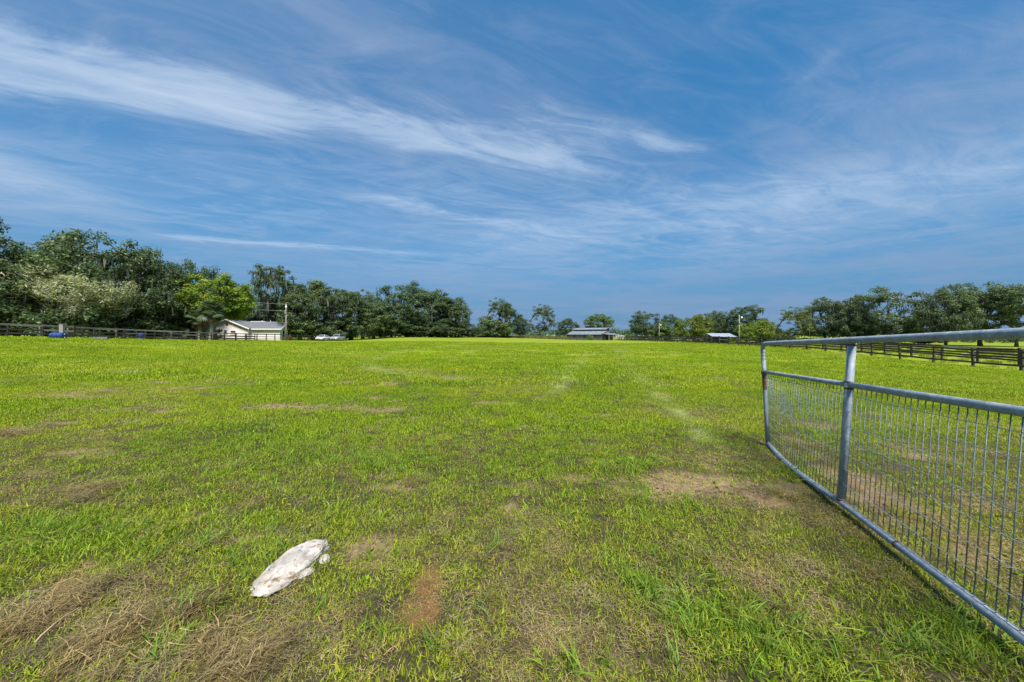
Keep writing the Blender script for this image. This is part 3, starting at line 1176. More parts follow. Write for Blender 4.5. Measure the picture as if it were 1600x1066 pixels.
class TreeKind:
    def __init__(self, wood, leaf, moss, H, W):
        self.wood, self.leaf, self.moss, self.H, self.W = wood, leaf, moss, H, W


def mesh_from_mb(name, mb, mat):
    me = bpy.data.meshes.new(name)
    me.from_pydata(mb.v, [], mb.f)
    me.materials.append(mat)
    me.polygons.foreach_set('use_smooth', [True] * len(me.polygons))
    me.update()
    return me


def grow(seed, H, W, base, nclump, per, leaf, lmat='oak_leaf', bark='bark', flat=.72, rc=(.75, 1.2), shape='dome',
         moss=0, mlen=(.8, 2.2), fork=.2, gaps=.42, rscale=.036, rbase=.36, core=.5, aspect=.5, lean=0.0, radial=None):
    rs_ = np.random.RandomState(seed)
    tips = []
    tries = 0
    ph = rs_.rand(3) * 10
    lob = [(rs_.rand() * 6.283, rs_.uniform(.75, 1.15), rs_.uniform(.6, 1.0)) for _ in range(6)]
    while len(tips) < nclump and tries < nclump * 60:
        tries += 1
        d = rs_.normal(0, 1, 3); d /= np.linalg.norm(d)
        r = rs_.uniform(core, 1.0)
        az = math.atan2(d[1], d[0])
        # uneven outline: a few lobes push the crown out or in
        k = 1.0
        for la, lr, lz in lob:
            k += .05 * (lr - .95) * 4 * math.exp(-((math.atan2(math.sin(az - la), math.cos(az - la))) / .6) ** 2)
        x, y, z = d[0] * r * W / 2 * k, d[1] * r * W / 2 * k, d[2] * r
        hz = (H - base)
        if shape == 'dome':
            zz = base + hz * (.40 + z * (.60 if z > 0 else .40))
        elif shape == 'umbrella':
            zz = base + hz * (.55 + z * .45) + .12 * hz * (1 - (x * x + y * y) / (W * W / 4))
            if z < -.45 and rs_.rand() < .4: continue
        elif shape == 'tall':
            t = (z + 1) / 2
            zz = base + hz * t
            f = .55 + .55 * math.sin(min(1, t * 1.15) * math.pi)
            x *= f; y *= f
        elif shape == 'vase':
            t = (z + 1) / 2
            zz = base + hz * t
            f = .35 + .75 * t ** .8 if t < .75 else 1.0 - .6 * (t - .75)
            x *= f; y *= f
        gq = gaps * (.12 if zz > base + hz * .62 else 1.0)
        g = .5 + .5 * math.sin(x * 1.1 + ph[0]) * math.sin(y * 1.1 + ph[1]) * math.sin(zz * 1.2 + ph[2])
        if g < gq * rs_.rand() * 1.2: continue
        tips.append(np.array([x + lean * (zz / H), y, zz]))
    tips = np.array(tips)
    for _ in range(3):                                # no clump stands far off on its own
        dd = np.linalg.norm(tips[:, None] - tips[None], axis=2)
        dd.sort(axis=1)
        tips = tips[dd[:, 6] < np.median(dd[:, 6]) * 1.35]
    rad = rs_.uniform(rc[0], rc[1], len(tips))
    th = H * fork
    j = rs_.normal(0, .12, (4, 2))
    trunk = [np.array([0, 0, -.4]), np.array([j[1][0], j[1][1], th * .45]), np.array([j[2][0] * 2, j[2][1] * 2, th]),
             np.array([j[3][0] * 4, j[3][1] * 4, th * 1.5 + base * .2])]
    mb = limbs(tips, trunk, rs_, rscale, rbase)
    wood = mesh_from_mb('trunk', mb, M[bark])
    v, q, rn = leaf_cards(tips, rad, per, leaf, rs_, flat, aspect=aspect, radial=radial)
    lm = np_mesh('crown', v, q, None, M[lmat], dict(rnd=rn))
    mm = None
    if moss:
        low = tips[tips[:, 2] < base + (H - base) * .9]
        v, q, rn = moss_strands(low - np.array([0, 0, .25]), moss, rs_, *mlen)
        mm = np_mesh('spanish_moss', v, q, None, M['moss'], dict(rnd=rn))
    zmax = np.percentile(tips[:, 2], 99.5) + 0.6
    wid = np.percentile(np.abs(tips[:, 0]), 98.5) * 2 + 1.3
    return TreeKind(wood, lm, mm, zmax, wid)


KIND = {
    'wide1': grow(1, 14, 16, 1.2, 330, 109, .165, moss=110),
    'wide2': grow(2, 14, 16, 1.2, 330, 109, .165, moss=130, gaps=.6),
    'wide3': grow(3, 14, 17, 1.6, 280, 109, .165, moss=70, gaps=.8),
    'med1': grow(4, 14, 12, 1.2, 260, 106, .165, moss=100),
    'med2': grow(5, 14, 12, 1.2, 240, 106, .165, moss=130, gaps=.8),
    'tall1': grow(6, 15, 9, .8, 220, 103, .165, shape='tall', moss=80),
    'tall2': grow(7, 15, 9, 1.0, 190, 103, .165, shape='tall', moss=120, gaps=.8),
    'mossy': grow(8, 16, 9, 3.0, 130, 81, .155, shape='vase', moss=200, mlen=(1.0, 2.8), gaps=.9, rc=(.55, .95), fork=.3),
    'airy': grow(9, 14, 12, 1.6, 170, 83, .155, moss=40, gaps=.95, rc=(.55, 1.0)),
    'umb1': grow(10, 12, 15, 1.0, 270, 103, .165, shape='umbrella', moss=45, flat=.55, gaps=.6, fork=.18, rbase=.28, rscale=.032),
    'umb2': grow(11, 12, 15, .9, 280, 103, .165, shape='umbrella', moss=25, flat=.55, gaps=.8, fork=.2, rbase=.28, rscale=.032),
    'bush1': grow(12, 7, 8, .1, 150, 83, .155, gaps=.3, fork=.06, rbase=.16, rscale=.025, rc=(.55, .9)),
    'bush2': grow(13, 7, 7, .1, 130, 83, .155, gaps=.5, fork=.08, rbase=.16, rscale=.025, rc=(.55, .9)),
    'bright': grow(14, 11, 12, 3.0, 280, 103, .165, lmat='bright_leaf', gaps=.4, rc=(.6, .95), flat=.6),
    'golden': grow(15, 9, 11, .4, 230, 89, .155, lmat='bright_leaf', gaps=.4, rc=(.6, .95)),
    'pale': grow(16, 10.5, 14, .9, 480, 46, .19, lmat='pale_leaf', bark='pale_bark', shape='vase', gaps=.35, rc=(.4, .75), flat=1.2,
                 fork=.05, rbase=.2, rscale=.022, core=.25, aspect=.16, radial=(0, 0, -1.0)),
}


def plant(kind, px, top, wpx, Y, label, tint=(1, 1, 1), rot=None, name='live_oak', group=None, X=None, moss=True, dz=0.0):
    k = KIND[kind]
    x = at(px, Y) if X is None else X
    z0 = gz(x, Y) + dz
    h = zat(top, Y) - z0
    w = wpx / FPX * Y
    rz = random.Random(px * 7 + int(Y)).uniform(0, 6.283) if rot is None else rot
    o = empty(name, (x, Y, z0), rz, label, 'tree', group)
    o.scale = (w / k.W, w / k.W, h / k.H)
    for nm, me in (('trunk', k.wood), ('crown', k.leaf), ('spanish_moss', k.moss if moss else None)):
        if me is None: continue
        c = link(bpy.data.objects.new(nm, me), o)
        c.color = (*tint, 1)
        if nm == 'spanish_moss': c['kind'] = 'stuff'
    return o


G1, G2, G3, G4 = 'oaks of the wood on the left', 'trees along the far edge of the field', 'trees around the far barn', 'spreading oaks beyond the right fence'
DK, MD, LT, BL, YL = (.8, .85, .85), (1, 1, 1), (1.25, 1.25, 1.0), (.8, .95, 1.15), (1.45, 1.3, .8)
# --- the wood on the left
plant('tall1', -22, 333, 105, 46, 'tall dark tree rising highest at the left edge of the photo', DK, group=G1, name='oak')
plant('wide1', 58, 392, 175, 52, 'broad bright-topped oak left of the tallest crown of the left wood', LT, group=G1)
plant('wide2', 168, 360, 185, 56, 'biggest round-topped dark oak above the pale feathery tree', MD, group=G1)
plant('med1', -35, 400, 130, 44, 'low leafy oak cut off by the left edge of the photo', MD, group=G1, name='oak')
plant('med2', 236, 398, 92, 60, 'shaded mossy oak between the biggest round oak and its lower neighbour', DK, group=G1)
plant('wide2', 292, 403, 100, 74, 'dark round-headed oak left above the yellow-green tree', BL, group=G1)
plant('med1', 258, 440, 90, 66, 'low moss-hung oak behind the blue barrel at the fence', DK, group=G1)
plant('wide1', 385, 454, 100, 88, 'dull green oak behind the ridge of the white house', MD, group=G1)
plant('med2', 355, 448, 80, 84, 'dark oak behind the yellow-green tree and the house', DK, group=G1)
plant('bright', 334, 428, 118, 65, 'bright yellow-green broad tree with golden tips beside the white house', (1, 1, 1), name='broadleaf_tree', group=None)
plant('pale', 130, 420, 132, 50, 'pale feathery many-stemmed tree in front of the dark left wood', (1, 1, 1), name='feathery_tree', group=None)
plant('wide3', 110, 372, 120, 66, 'half-hidden oak filling the skyline between the two highest left crowns', DK, group=G1)
plant('wide1', 215, 388, 90, 70, 'half-hidden oak on the right shoulder of the biggest round oak', MD, group=G1)
plant('mossy', 428, 413, 62, 84, 'tall thin oak hung with grey moss behind the utility pole', (.9, .95, .95), group=G1)
plant('tall1', 470, 443, 60, 84, 'upright green tree just right of the tall mossy oak', MD, group=G2, name='oak')
plant('tall2', 495, 438, 52, 92, 'slim tree with a knobbly top above the left car', LT, group=G2, name='oak')
plant('med2', 452, 470, 80, 92, 'low dark oak behind the porch end of the house', DK, group=G2)
plant('mossy', 524, 448, 66, 92, 'thin-topped oak draped with moss above the right car', MD, group=G2)
plant('tall2', 548, 456, 60, 98, 'ragged mossy tree left of the gap of sky', DK, group=G2)
plant('airy', 566, 452, 60, 112, 'loose airy crown bridging the gap of sky', MD, group=G2)
plant('med1', 583, 478, 66, 100, 'low rounded oak on a dark trunk in front of the big grove', LT, group=G2)
plant('wide1', 636, 440, 122, 112, 'tallest broad oak of the grove at the middle left', BL, group=G2)
plant('wide3', 612, 470, 90, 104, 'moss-grey oak leaning out of the left side of the grove', (1.1, 1.1, 1.05), group=G2)
plant('med2', 672, 452, 76, 116, 'oak with a sloping shoulder right of the tallest grove oak', MD, group=G2)
plant('tall2', 696, 465, 50, 112, 'upright dark oak near the right end of the grove', DK, group=G2, name='oak')
plant('tall1', 717, 464, 38, 112, 'last narrow oak at the right end of the grove', MD, group=G2, name='oak')
plant('bush1', 733, 500, 36, 116, 'small bush tree at the foot of the grove beside the open gap', DK, group=G2, name='bush_tree')
plant('bush1', 655, 497, 70, 108, 'dark leafy bush tree under the middle of the grove', DK, group=G2, name='bush_tree')
plant('bush2', 700, 497, 60, 108, 'dark leafy bush tree under the right side of the grove', DK, group=G2, name='bush_tree')
plant('bush2', 480, 492, 70, 86, 'bright leafy bush tree behind the left car', LT, group=G2, name='bush_tree')
plant('bush1', 530, 494, 60, 92, 'dark green bush tree behind the right car', MD, group=G2, name='bush_tree')
# --- the far edge
plant('airy', 775, 465, 46, 128, 'tallest lone tree at the middle of the far edge', MD, group=G2, name='oak')
plant('tall2', 793, 474, 30, 130, 'narrow tree attached to the tallest lone tree on its right', BL, group=G2, name='oak')
plant('bush1', 772, 493, 56, 126, 'bushy growth round the foot of the tallest lone tree', LT, group=G2, name='bush_tree')
plant('tall1', 813, 491, 30, 130, 'small dark cone-shaped tree beside the lone trees', DK, group=G2, name='oak')
plant('airy', 844, 475, 46, 150, 'thin moss-brown tree with an open crown at the middle', (1.1, 1.0, .9), group=G2)
plant('wide3', 887, 497, 42, 150, 'low spreading oak left of the far barn', DK, group=G3)
plant('umb1', 936, 490, 46, 158, 'lone oak rising behind the roof of the far barn', LT, group=G3)
plant('wide2', 1012, 486, 58, 128, 'dark round oak right of the far barn', DK, group=G3)
plant('wide3', 1045, 491, 40, 126, 'dark oak between the round oak and the yellowish tree', BL, group=G3)
plant('bush2', 1032, 502, 46, 122, 'bright green tree in front of the dark round oak', LT, group=G3, name='broadleaf_tree')
plant('golden', 1083, 492, 54, 108, 'yellowish olive dome-shaped tree left of the metal roof', (.85, .8, .9), group=G3, name='broadleaf_tree')
plant('wide1', 1110, 486, 66, 126, 'dull green oak behind the yellowish dome-shaped tree', MD, group=G3)
plant('wide2', 1138, 486, 54, 116, 'dark oak behind the low metal roof', DK, group=G3)
plant('med1', 1166, 477, 58, 110, 'tallest dark oak behind the white pole on the right', BL, group=G3)
plant('golden', 1182, 500, 54, 92, 'low yellow-green tree with orange tips right of the white pole', (1, 1, 1), group=G3, name='broadleaf_tree')
plant('bush1', 1208, 512, 46, 100, 'low dark bush tree in the gap left of the loose yellowish tree', DK, group=G3, name='bush_tree')
# --- beyond the right fence
plant('airy', 1236, 479, 52, 82, 'loose yellowish tree at the left end of the right-hand oaks', YL, group=G4, name='oak')
plant('wide3', 1290, 464, 66, 82, 'open-crowned oak above the far corner of the gate', MD, group=G4)
plant('wide1', 1330, 462, 72, 78, 'middle oak of the right group with a dark interior', DK, group=G4)
plant('wide2', 1388, 449, 104, 74, 'largest rounded oak of the right group', MD, group=G4)
plant('bush1', 1430, 504, 60, 76, 'low scrubby bush tree between the two right-hand oak groups', DK, group=G4, name='bush_tree')
plant('wide1', 1478, 446, 84, 66, 'flat-layered oak at the left of the far right group', MD, group=G4)
plant('wide3', 1532, 440, 96, 66, 'highest flat-topped oak of the far right group', LT, group=G4)
plant('umb2', 1588, 443, 92, 62, 'flat-layered oak cut off by the right edge of the photo', MD, group=G4)


# --- undergrowth and distant woods: leaf masses nobody could count
def leaf_mass(name, label, centres, radii, per, size, tint, mat, seed, flat=.7):
    rs_ = np.random.RandomState(seed)
    v, q, rn = leaf_cards(np.array(centres), np.array(radii), per, size, rs_, flat)
    o = link(bpy.data.objects.new(name, np_mesh(name, v, q, None, M[mat], dict(rnd=rn))))
    o.color = (*tint, 1)
    tag(o, label, 'undergrowth', kind='stuff')
    return o


rr = random.Random(5)
cs, rd = [], []
for i in range(900):                                  # under the left wood
    t = rr.random()
    Y = 42 + t * 52
    X = -58 - rr.random() ** 1.2 * 34 - .12 * (Y - 42)
    if -72 < X < -50 and 72 < Y < 100: continue
    r = rr.uniform(.5, 1.5)
    cs.append((X, Y, gz(X, Y) + r * .5 + rr.random() * 3.4)); rd.append(r)
for i in range(330):
    Y = 92 + rr.random() * 45
    X = -48 - rr.random() * 40
    if Y < 103: X -= 4
    r = rr.uniform(.6, 1.6)
    cs.append((X, Y, gz(X, Y) + r * .5 + rr.random() * 3.2)); rd.append(r)
for i in range(240):                                  # behind the trunks of the grove
    px = rr.uniform(575, 735); Y = rr.uniform(114, 128); X = at(px, Y)
    r = rr.uniform(.6, 1.5)
    cs.append((X, Y, gz(X, Y) + r * .4 + rr.random() * 2.4)); rd.append(r)
leaf_mass('undergrowth', 'dark leafy undergrowth filling the foot of the left woods', cs, rd, 60, .22, (.75, .8, .8), 'oak_leaf', 61)
cs, rd = [], []
for i in range(260):
    px = rr.uniform(975, 1225); Y = rr.uniform(118, 140); X = at(px, Y)
    r = rr.uniform(.6, 1.5)
    cs.append((X, Y, gz(X, Y) + r * .4 + rr.random() * 1.6)); rd.append(r)
for i in range(220):
    px = rr.uniform(1225, 1640); Y = rr.uniform(84, 100); X = at(px, Y)
    if 1400 < px < 1450 and rr.random() < .7: continue
    r = rr.uniform(.5, 1.1)
    cs.append((X, Y, gz(X, Y) + r * .4 + rr.random() * .8)); rd.append(r)
leaf_mass('hedgerow', 'low dark hedgerow growth under the trees on the right', cs, rd, 55, .2, (.85, .9, .85), 'oak_leaf', 62)
cs, rd = [], []
for i in range(900):
    a = rr.uniform(-62, 62); D = rr.uniform(330, 420)
    X, Y = D * math.tan(R(a)), D
    r = rr.uniform(2.5, 6)
    cs.append((X, Y, rr.uniform(.5, 6.5) + gz(X, Y))); rd.append(r)
leaf_mass('distant_woods', 'far line of woods along the horizon, tinted blue for haze', cs, rd, 70, .8, (.95, 1.05, 1.15), 'oak_leaf', 63)  # slight blue tint puts the haze of distance into the leaf colour


# --- cabbage palms
def fan_frond_mesh(seed, dead=False):
    rs_ = np.random.RandomState(seed)
    V, Q, T, RN = [], [], [], []
    # stalk
    L = 1.1
    for s in range(4):
        f = s / 3
        x, z = L * f, .25 * math.sin(f * 1.6)
        w = .035 * (1 - .4 * f)
        V += [(x, -w, z), (x, w, z)]; RN += [.5, .5]
    for s in range(3): Q.append((2 * s, 2 * s + 1, 2 * s + 3, 2 * s + 2))
    hx, hz = L, .25 * math.sin(1.6)
    nb = 22
    for i in range(nb):
        a = (i / (nb - 1) - .5) * R(250)
        ln = .95 * (.65 + .35 * math.cos(a * .55)) * rs_.uniform(.9, 1.08)
        dx, dy = math.cos(a), math.sin(a)
        px_, py_ = -dy, dx
        k = len(V); rn = rs_.rand()
        for f, w, dz_ in ((.05, .02, 0), (.55, .06, .02), (1.0, .008, -.22 if not dead else -.5)):
            for sg in (-1, 1):
                V.append((hx + dx * ln * f + px_ * w * sg, dy * ln * f + py_ * w * sg, hz + dz_ * ln - .12 * abs(dy) * ln * f))
                RN.append(rn)
        Q += [(k, k + 1, k + 3, k + 2), (k + 2, k + 3, k + 5, k + 4)]
    return np_mesh('frond', np.array(V), np.array(Q), None, M['dead_frond' if dead else 'palm_leaf'], dict(rnd=RN))


FROND, DEAD = fan_frond_mesh(3), fan_frond_mesh(4, True)


def palm(x, Y, h, label, nf=30, nd=9, s=1.0):
    z0 = gz(x, Y)
    o = empty('cabbage_palm', (x, Y, z0), 0, label, 'palm', 'cabbage palms by the white house')
    rp = random.Random(int(x * 10))
    mb = MB()
    pts, rads = [], []
    for i in range(15):
        f = i / 14
        pts.append((.12 * math.sin(f * 2.5), .06 * f, -.3 + (h + .2) * f)); rads.append((.22 if i % 2 else .26) * (1.15 - .25 * f) * s)
    mb.tube(pts, rads, 10)
    tr = mb.build('trunk', M['pale_bark'], o, True)
    boots = MB()
    for i in range(46):
        a = i * 2.4; z = h * (.35 + .62 * i / 46)
        r0 = .21 * s
        c, sn = math.cos(a), math.sin(a)
        boots.tube([(c * r0, sn * r0, z), (c * (r0 + .16), sn * (r0 + .16), z + .30)], [.07, .02], 4)
    boots.build('frond_boots', M['bark'], o)
    top = Vector(pts[-1])
    for i in range(nf):
        f = i / nf
        el = R(78 - 120 * f + rp.uniform(-8, 8))
        c = link(bpy.data.objects.new('frond', FROND), o)
        c.location = top
        c.rotation_euler = (rp.uniform(-.3, .3), -el, i * 2.4 + rp.uniform(-.2, .2))
        c.scale = [s * rp.uniform(.85, 1.15)] * 3
    for i in range(nd):
        c = link(bpy.data.objects.new('dead_frond', DEAD), o)
        c.location = top - Vector((0, 0, .25))
        c.rotation_euler = (rp.uniform(-.3, .3), R(62 + rp.uniform(-10, 14)), i * 0.7 + rp.uniform(-.2, .2))
        c.scale = [s * rp.uniform(.7, .95)] * 3
    return o


palm(at(329, 58), 58, 4.8, 'taller cabbage palm with a round fan-leaf crown beside the house gable', s=1.15)
palm(at(311, 59.5), 59.5, 3.8, 'shorter shaded cabbage palm left of the taller palm', 24, 6)
palm(at(263, 60), 60, 1.1, 'low palm clump of arching fronds behind the fence left of the palms', 20, 3, .95)
palm(at(283, 61), 61, .8, 'smallest stemless palm behind the fence beside the low palm clump', 18, 2, .8)
# ================================================================== FENCES
M['board_light'] = simple_mat('board_light', (.11, .10, .09), (.30, .28, .255), 5.0, 0.85, bump=0.5, stretch=(0.6, 8, 8), use_objcol=True)
SPAN = 2.44


def unit_board(name, mat):
    mb = MB().bbox((-.5, -.019, -.07), (.5, .019, .07), .006)
    me = bpy.data.meshes.new(name)
    me.from_pydata(mb.v, [], mb.f); me.materials.append(mat); me.update()
    return me


def unit_post(name, mat):
    mb = MB().bbox((-.065, -.065, -.5), (.065, .065, 1.0), .012)
    me = bpy.data.meshes.new(name)
    me.from_pydata(mb.v, [], mb.f); me.materials.append(mat); me.update()
    return me


BOARD, BOARD_L = unit_board('board', M['board']), unit_board('board_faded', M['board_light'])
POST, POST_L = unit_post('post', M['board']), unit_post('post_faded', M['board_light'])


def fence(label, pts, side, height=1.36, levels=(1.24, .80, .34), light=lambda i, n, l: False, seed=0, group=None, skip=()):
    """posts at pts; boards nailed to the side of the posts given by the unit vector"""
    rf = random.Random(seed)
    x0, y0 = pts[0]
    root = empty('board_fence', (x0, y0, gz(x0, y0)), 0, label, 'fence', group)
    o0 = Vector(root.location)
    tops = []
    for i, (x, y) in enumerate(pts):
        z = gz(x, y)
        lt = light(i, len(pts), -1)
        o = link(bpy.data.objects.new('post', POST_L if lt else POST), root)
        o.location = Vector((x, y, z)) - o0
        o.scale = (rf.uniform(.9, 1.15), rf.uniform(.9, 1.15), height * rf.uniform(.98, 1.07))
        o.rotation_euler = (rf.gauss(0, .018), rf.gauss(0, .018), rf.uniform(-.1, .1))
        k = rf.uniform(.75, 1.3); o.color = (k, k * rf.uniform(.95, 1.0), k * rf.uniform(.9, 1.0), 1)
        tops.append(Vector((x, y, z)))
    sd = Vector((side[0], side[1], 0)) * .088
    for i in range(len(tops) - 1):
        if i in skip: continue
        for li, lv in enumerate(levels):
            a = tops[i] + sd + Vector((0, 0, lv + rf.gauss(0, .015))); b = tops[i + 1] + sd + Vector((0, 0, lv + rf.gauss(0, .015)))
            d = b - a
            o = link(bpy.data.objects.new('board', BOARD_L if light(i, len(pts), li) else BOARD), root)
            o.matrix_local = Matrix.Translation((a + b) / 2 - o0) @ d.to_track_quat('X', 'Z').to_matrix().to_4x4() @ Matrix.Diagonal((d.length * .998, 1, rf.uniform(.9, 1.1), 1))
            k = rf.uniform(.7, 1.5); o.color = (k, k * rf.uniform(.95, 1.0), k * rf.uniform(.88, 1.0), 1)
    return root


FG = 'dark board fences round the pasture'
fence('weathered three-board fence along the left side of the field, in front of the white house',
      [(-48, 32.5 + SPAN * k) for k in range(-2, 30)], (1, 0), 1.30, (1.22, .76, .36), lambda i, n, l: (l == 0 and i < 14) or (l == 1 and i < 12 and i % 3 == 0), 1, FG)
fence('second faded board fence just behind the left fence across a narrow lane',
      [(-52.6, 33.2 + SPAN * k) for k in range(-2, 16)], (1, 0), 1.32, (1.24, .80, .38), lambda i, n, l: (i * 7 + l) % 3 == 0, 2, FG)
fence('dark three-board fence along the right side of the field, seen under the gate rail',
      [(35, 25.9 + SPAN * k) for k in range(-3, 38)], (-1, 0), 1.38, (1.28, .88, .34), lambda i, n, l: l == 1 and i > 12 and i % 3 == 0, 3, FG)
fence('second dark board fence behind the right fence across the lane',
      [(40.2, 24.6 + SPAN * k) for k in range(-3, 34)], (-1, 0), 1.42, (1.32, .92, .5), lambda i, n, l: l == 0 and i % 4 == 1, 4, FG)
fence('low far fence crossing in front of the distant barn',
      [(-11 + 46 * t / 19, 126.5 - 8.0 * t / 19) for t in range(20)], (0, -1), 1.3, (1.2, .75, .35), lambda i, n, l: False, 5, FG)

# ================================================================== GATE


def galv_mat():
    m, nt, out = new_mat('galvanised_steel')
    tc = N(nt, 'ShaderNodeTexCoord')
    P = tc.outputs['Object']
    f = tnoise(nt, 19, 8, .72, P, .4)
    col = ramp(nt, f, [(.25, (.14, .175, .215)), (.5, (.235, .285, .335)), (.72, (.40, .45, .49))])
    sc_ = tnoise(nt, 70, 3, .6, P)
    spot = ramp(nt, sc_, [(.62, (0, 0, 0)), (.72, (1, 1, 1))])
    col = mixc(nt, spot, col, (.52, .55, .57))
    rf = ramp(nt, tnoise(nt, 5, 6, .7, P, .4), [(.66, (0, 0, 0)), (.76, (1, 1, 1))])
    col = mixc(nt, rf, col, (.20, .12, .075))
    b = N(nt, 'ShaderNodeBsdfPrincipled')
    nt.links.new(col, b.inputs['Base Color'])
    b.inputs['Metallic'].default_value = .2
    rr_ = ramp(nt, f, [(.3, (.52, .52, .52)), (.7, (.78, .78, .78))])
    nt.links.new(rr_, b.inputs['Roughness'])
    bp = N(nt, 'ShaderNodeBump')
    bp.inputs['Strength'].default_value = .25
    bp.inputs['Distance'].default_value = .003
    nt.links.new(sc_, bp.inputs['Height'])
    nt.links.new(bp.outputs[0], b.inputs['Normal'])
    nt.links.new(b.outputs[0], out.inputs[0])
    return m


M['galv'] = galv_mat()
M['wire'] = simple_mat('wire', (.10, .135, .16), (.24, .28, .31), 30, .5, .4)
M['wire_pale'] = simple_mat('wire_pale', (.26, .28, .30), (.44, .46, .47), 30, .45, .4)
M['rust'] = simple_mat('rust', (.075, .042, .028), (.19, .105, .062), 40, .85, 0, .5)


def gate():
    zb = lambda t: .056 + .030 * t + .012 * math.sin(max(0, min(1, t)) * math.pi) * -1
    zm = lambda t: .914 + .068 * t
    zt = lambda t: 1.252 + .066 * t
    g = Vector((3.04, 4.10, 0)); d = Vector((-.51, -1.518, 0)); n = Vector((1.518, -.51, 0)).normalized()
    root = empty('farm_gate', (3.04, 4.10, gz(3.04, 4.10)), 0, 'galvanised tube farm gate with wire mesh standing open on the right', 'gate')
    o0 = Vector(root.location)

    def p(t, z):
        k = min(.055, -.045 + .10 * t)
        bow = -.05 * math.sin(max(0, min(1, t)) * math.pi) * max(0, (.9 - z))
        return g + d * t + Vector((0, 0, z)) + n * (k * (z - .7) + bow) - o0
    TE = 2.32
    r = .0232
    # top rail bends down into the far upright
    top = MB()
    pts = [p(TE, zt(TE))] + [p(t, zt(t)) for t in (2.0, 1.6, 1.2, .8, .4, .12)]
    for a in range(0, 7):
        an = R(90 * a / 6)
        rad = .07
        pts.append(p(.0 + (rad / 1.6) * (1 - math.sin(an)), zt(0) - rad * (1 - math.cos(an))))
    top.tube(pts, r + .001, 14)
    top.build('top_rail', M['galv'], root, True)
    end = MB().tube([p(0, zt(0) - .06), p(0, .9), p(0, .45), p(0, zb(0) - .005)], r, 14)
    up = end.build('end_upright', M['galv'], root, True)
    for i in range(7):
        z = zt(0) - .085 - i * .017
        MB().tube([p(0, z + .005), p(0, z - .005)], r + .003, 14).build('wire_wrap', M['wire_pale'], up, True)
    MB().tube([p(0, .88), p(0, .70)], r + .0012, 14, cap=False).build('rust_stain', M['rust'], up, True)
    m1 = MB().tube([p(t, zm(t)) for t in (.01, .3, .6, .99)], r - .003, 14).build('middle_rail', M['galv'], root, True)
    m2 = MB().tube([p(t, zm(t)) for t in (1.01, 1.4, 1.9, TE)], r - .0005, 14).build('middle_rail', M['galv'], root, True)
    bt = MB().tube([p(t, zb(t)) for t in (0, .12, .25, .4, .55, .7, .85, 1.0, 1.3, 1.7, 2.0, TE)], r - .001, 14).build('bottom_rail', M['galv'], root, True)
    ce = MB().tube([p(1, zt(1) - .015), p(1, .7), p(1, zb(1) + .01)], r + .003, 14).build('centre_upright', M['galv'], root, True)
    MB().tube([p(TE, zt(TE)), p(TE, .7), p(TE, zb(TE))], r, 14).build('hinge_upright', M['galv'], root, True)
    for t in (.38, 1.36):
        MB().tube([p(t - .005, zb(t)), p(t + .005, zb(t))], r + .002, 12).build('weld_scar', M['rust'], bt, True)
    # rusty welds where the tubes meet
    for a, b, par in ((p(1, zm(1) + .028), p(1, zm(1) + .016), ce), (p(1, zm(1) - .022), p(1, zm(1) - .034), ce), (p(1, zb(1) + .032), p(1, zb(1) + .018), ce),
                      (p(1, zt(1) - .028), p(1, zt(1) - .04), ce), (p(0, zm(0) + .02), p(0, zm(0) - .03), up)):
        MB().tube([a, b], r + .006, 14).build('rusty_weld', M['rust'], par, True)
    rg = random.Random(4)
    # welded mesh, close upright wires and wider-spaced cross wires
    t = .045
    while t < TE - .02:
        if abs(t - 1) > .018:
            j = rg.gauss(0, .0012)
            MB().tube([p(t + j, zm(t)), p(t + rg.gauss(0, .0012), zb(t))], .0026, 6).build('upright_wire', M['wire'], root, True)
        t += .0309
    nz = 8
    for i in range(nz):
        f = (i + .72) / nz
        pts = []
        for q in range(0, 25):
            t = .02 + (TE - .03) * q / 24
            sag = .010 * math.sin(t * 3.1 + i) * (1 if t < 1 else .5)
            pts.append(p(t, zm(t) + (zb(t) - zm(t)) * f + sag) + n * -.004)
        MB().tube(pts, .0021, 6).build('cross_wire', M['wire_pale'], root, True)
    return root


gate()

# ================================================================== ROCK, STALK


def rock_mat():
    m, nt, out = new_mat('limestone')
    tc = N(nt, 'ShaderNodeTexCoord'); P = tc.outputs['Object']
    f = tnoise(nt, 9, 8, .65, P)
    col = ramp(nt, f, [(.3, (.20, .17, .14)), (.46, (.36, .325, .285)), (.62, (.46, .43, .39))])
    gr = ramp(nt, tnoise(nt, 22, 6, .7, P), [(.54, (0, 0, 0)), (.66, (1, 1, 1))])
    col = mixc(nt, gr, col, (.17, .17, .165))
    br = ramp(nt, tnoise(nt, 6.5, 7, .7, P, .6), [(.555, (0, 0, 0)), (.61, (1, 1, 1))])
    col = mixc(nt, br, col, (.21, .125, .065))
    b = N(nt, 'ShaderNodeBsdfPrincipled')
    nt.links.new(col, b.inputs['Base Color'])
    b.inputs['Roughness'].default_value = .9
    bp = N(nt, 'ShaderNodeBump'); bp.inputs['Strength'].default_value = .8; bp.inputs['Distance'].default_value = .012
    nt.links.new(tnoise(nt, 30, 10, .75, P), bp.inputs['Height']); nt.links.new(bp.outputs[0], b.inputs['Normal'])
    nt.links.new(b.outputs[0], out.inputs[0])
    return m


M['rock'] = rock_mat()


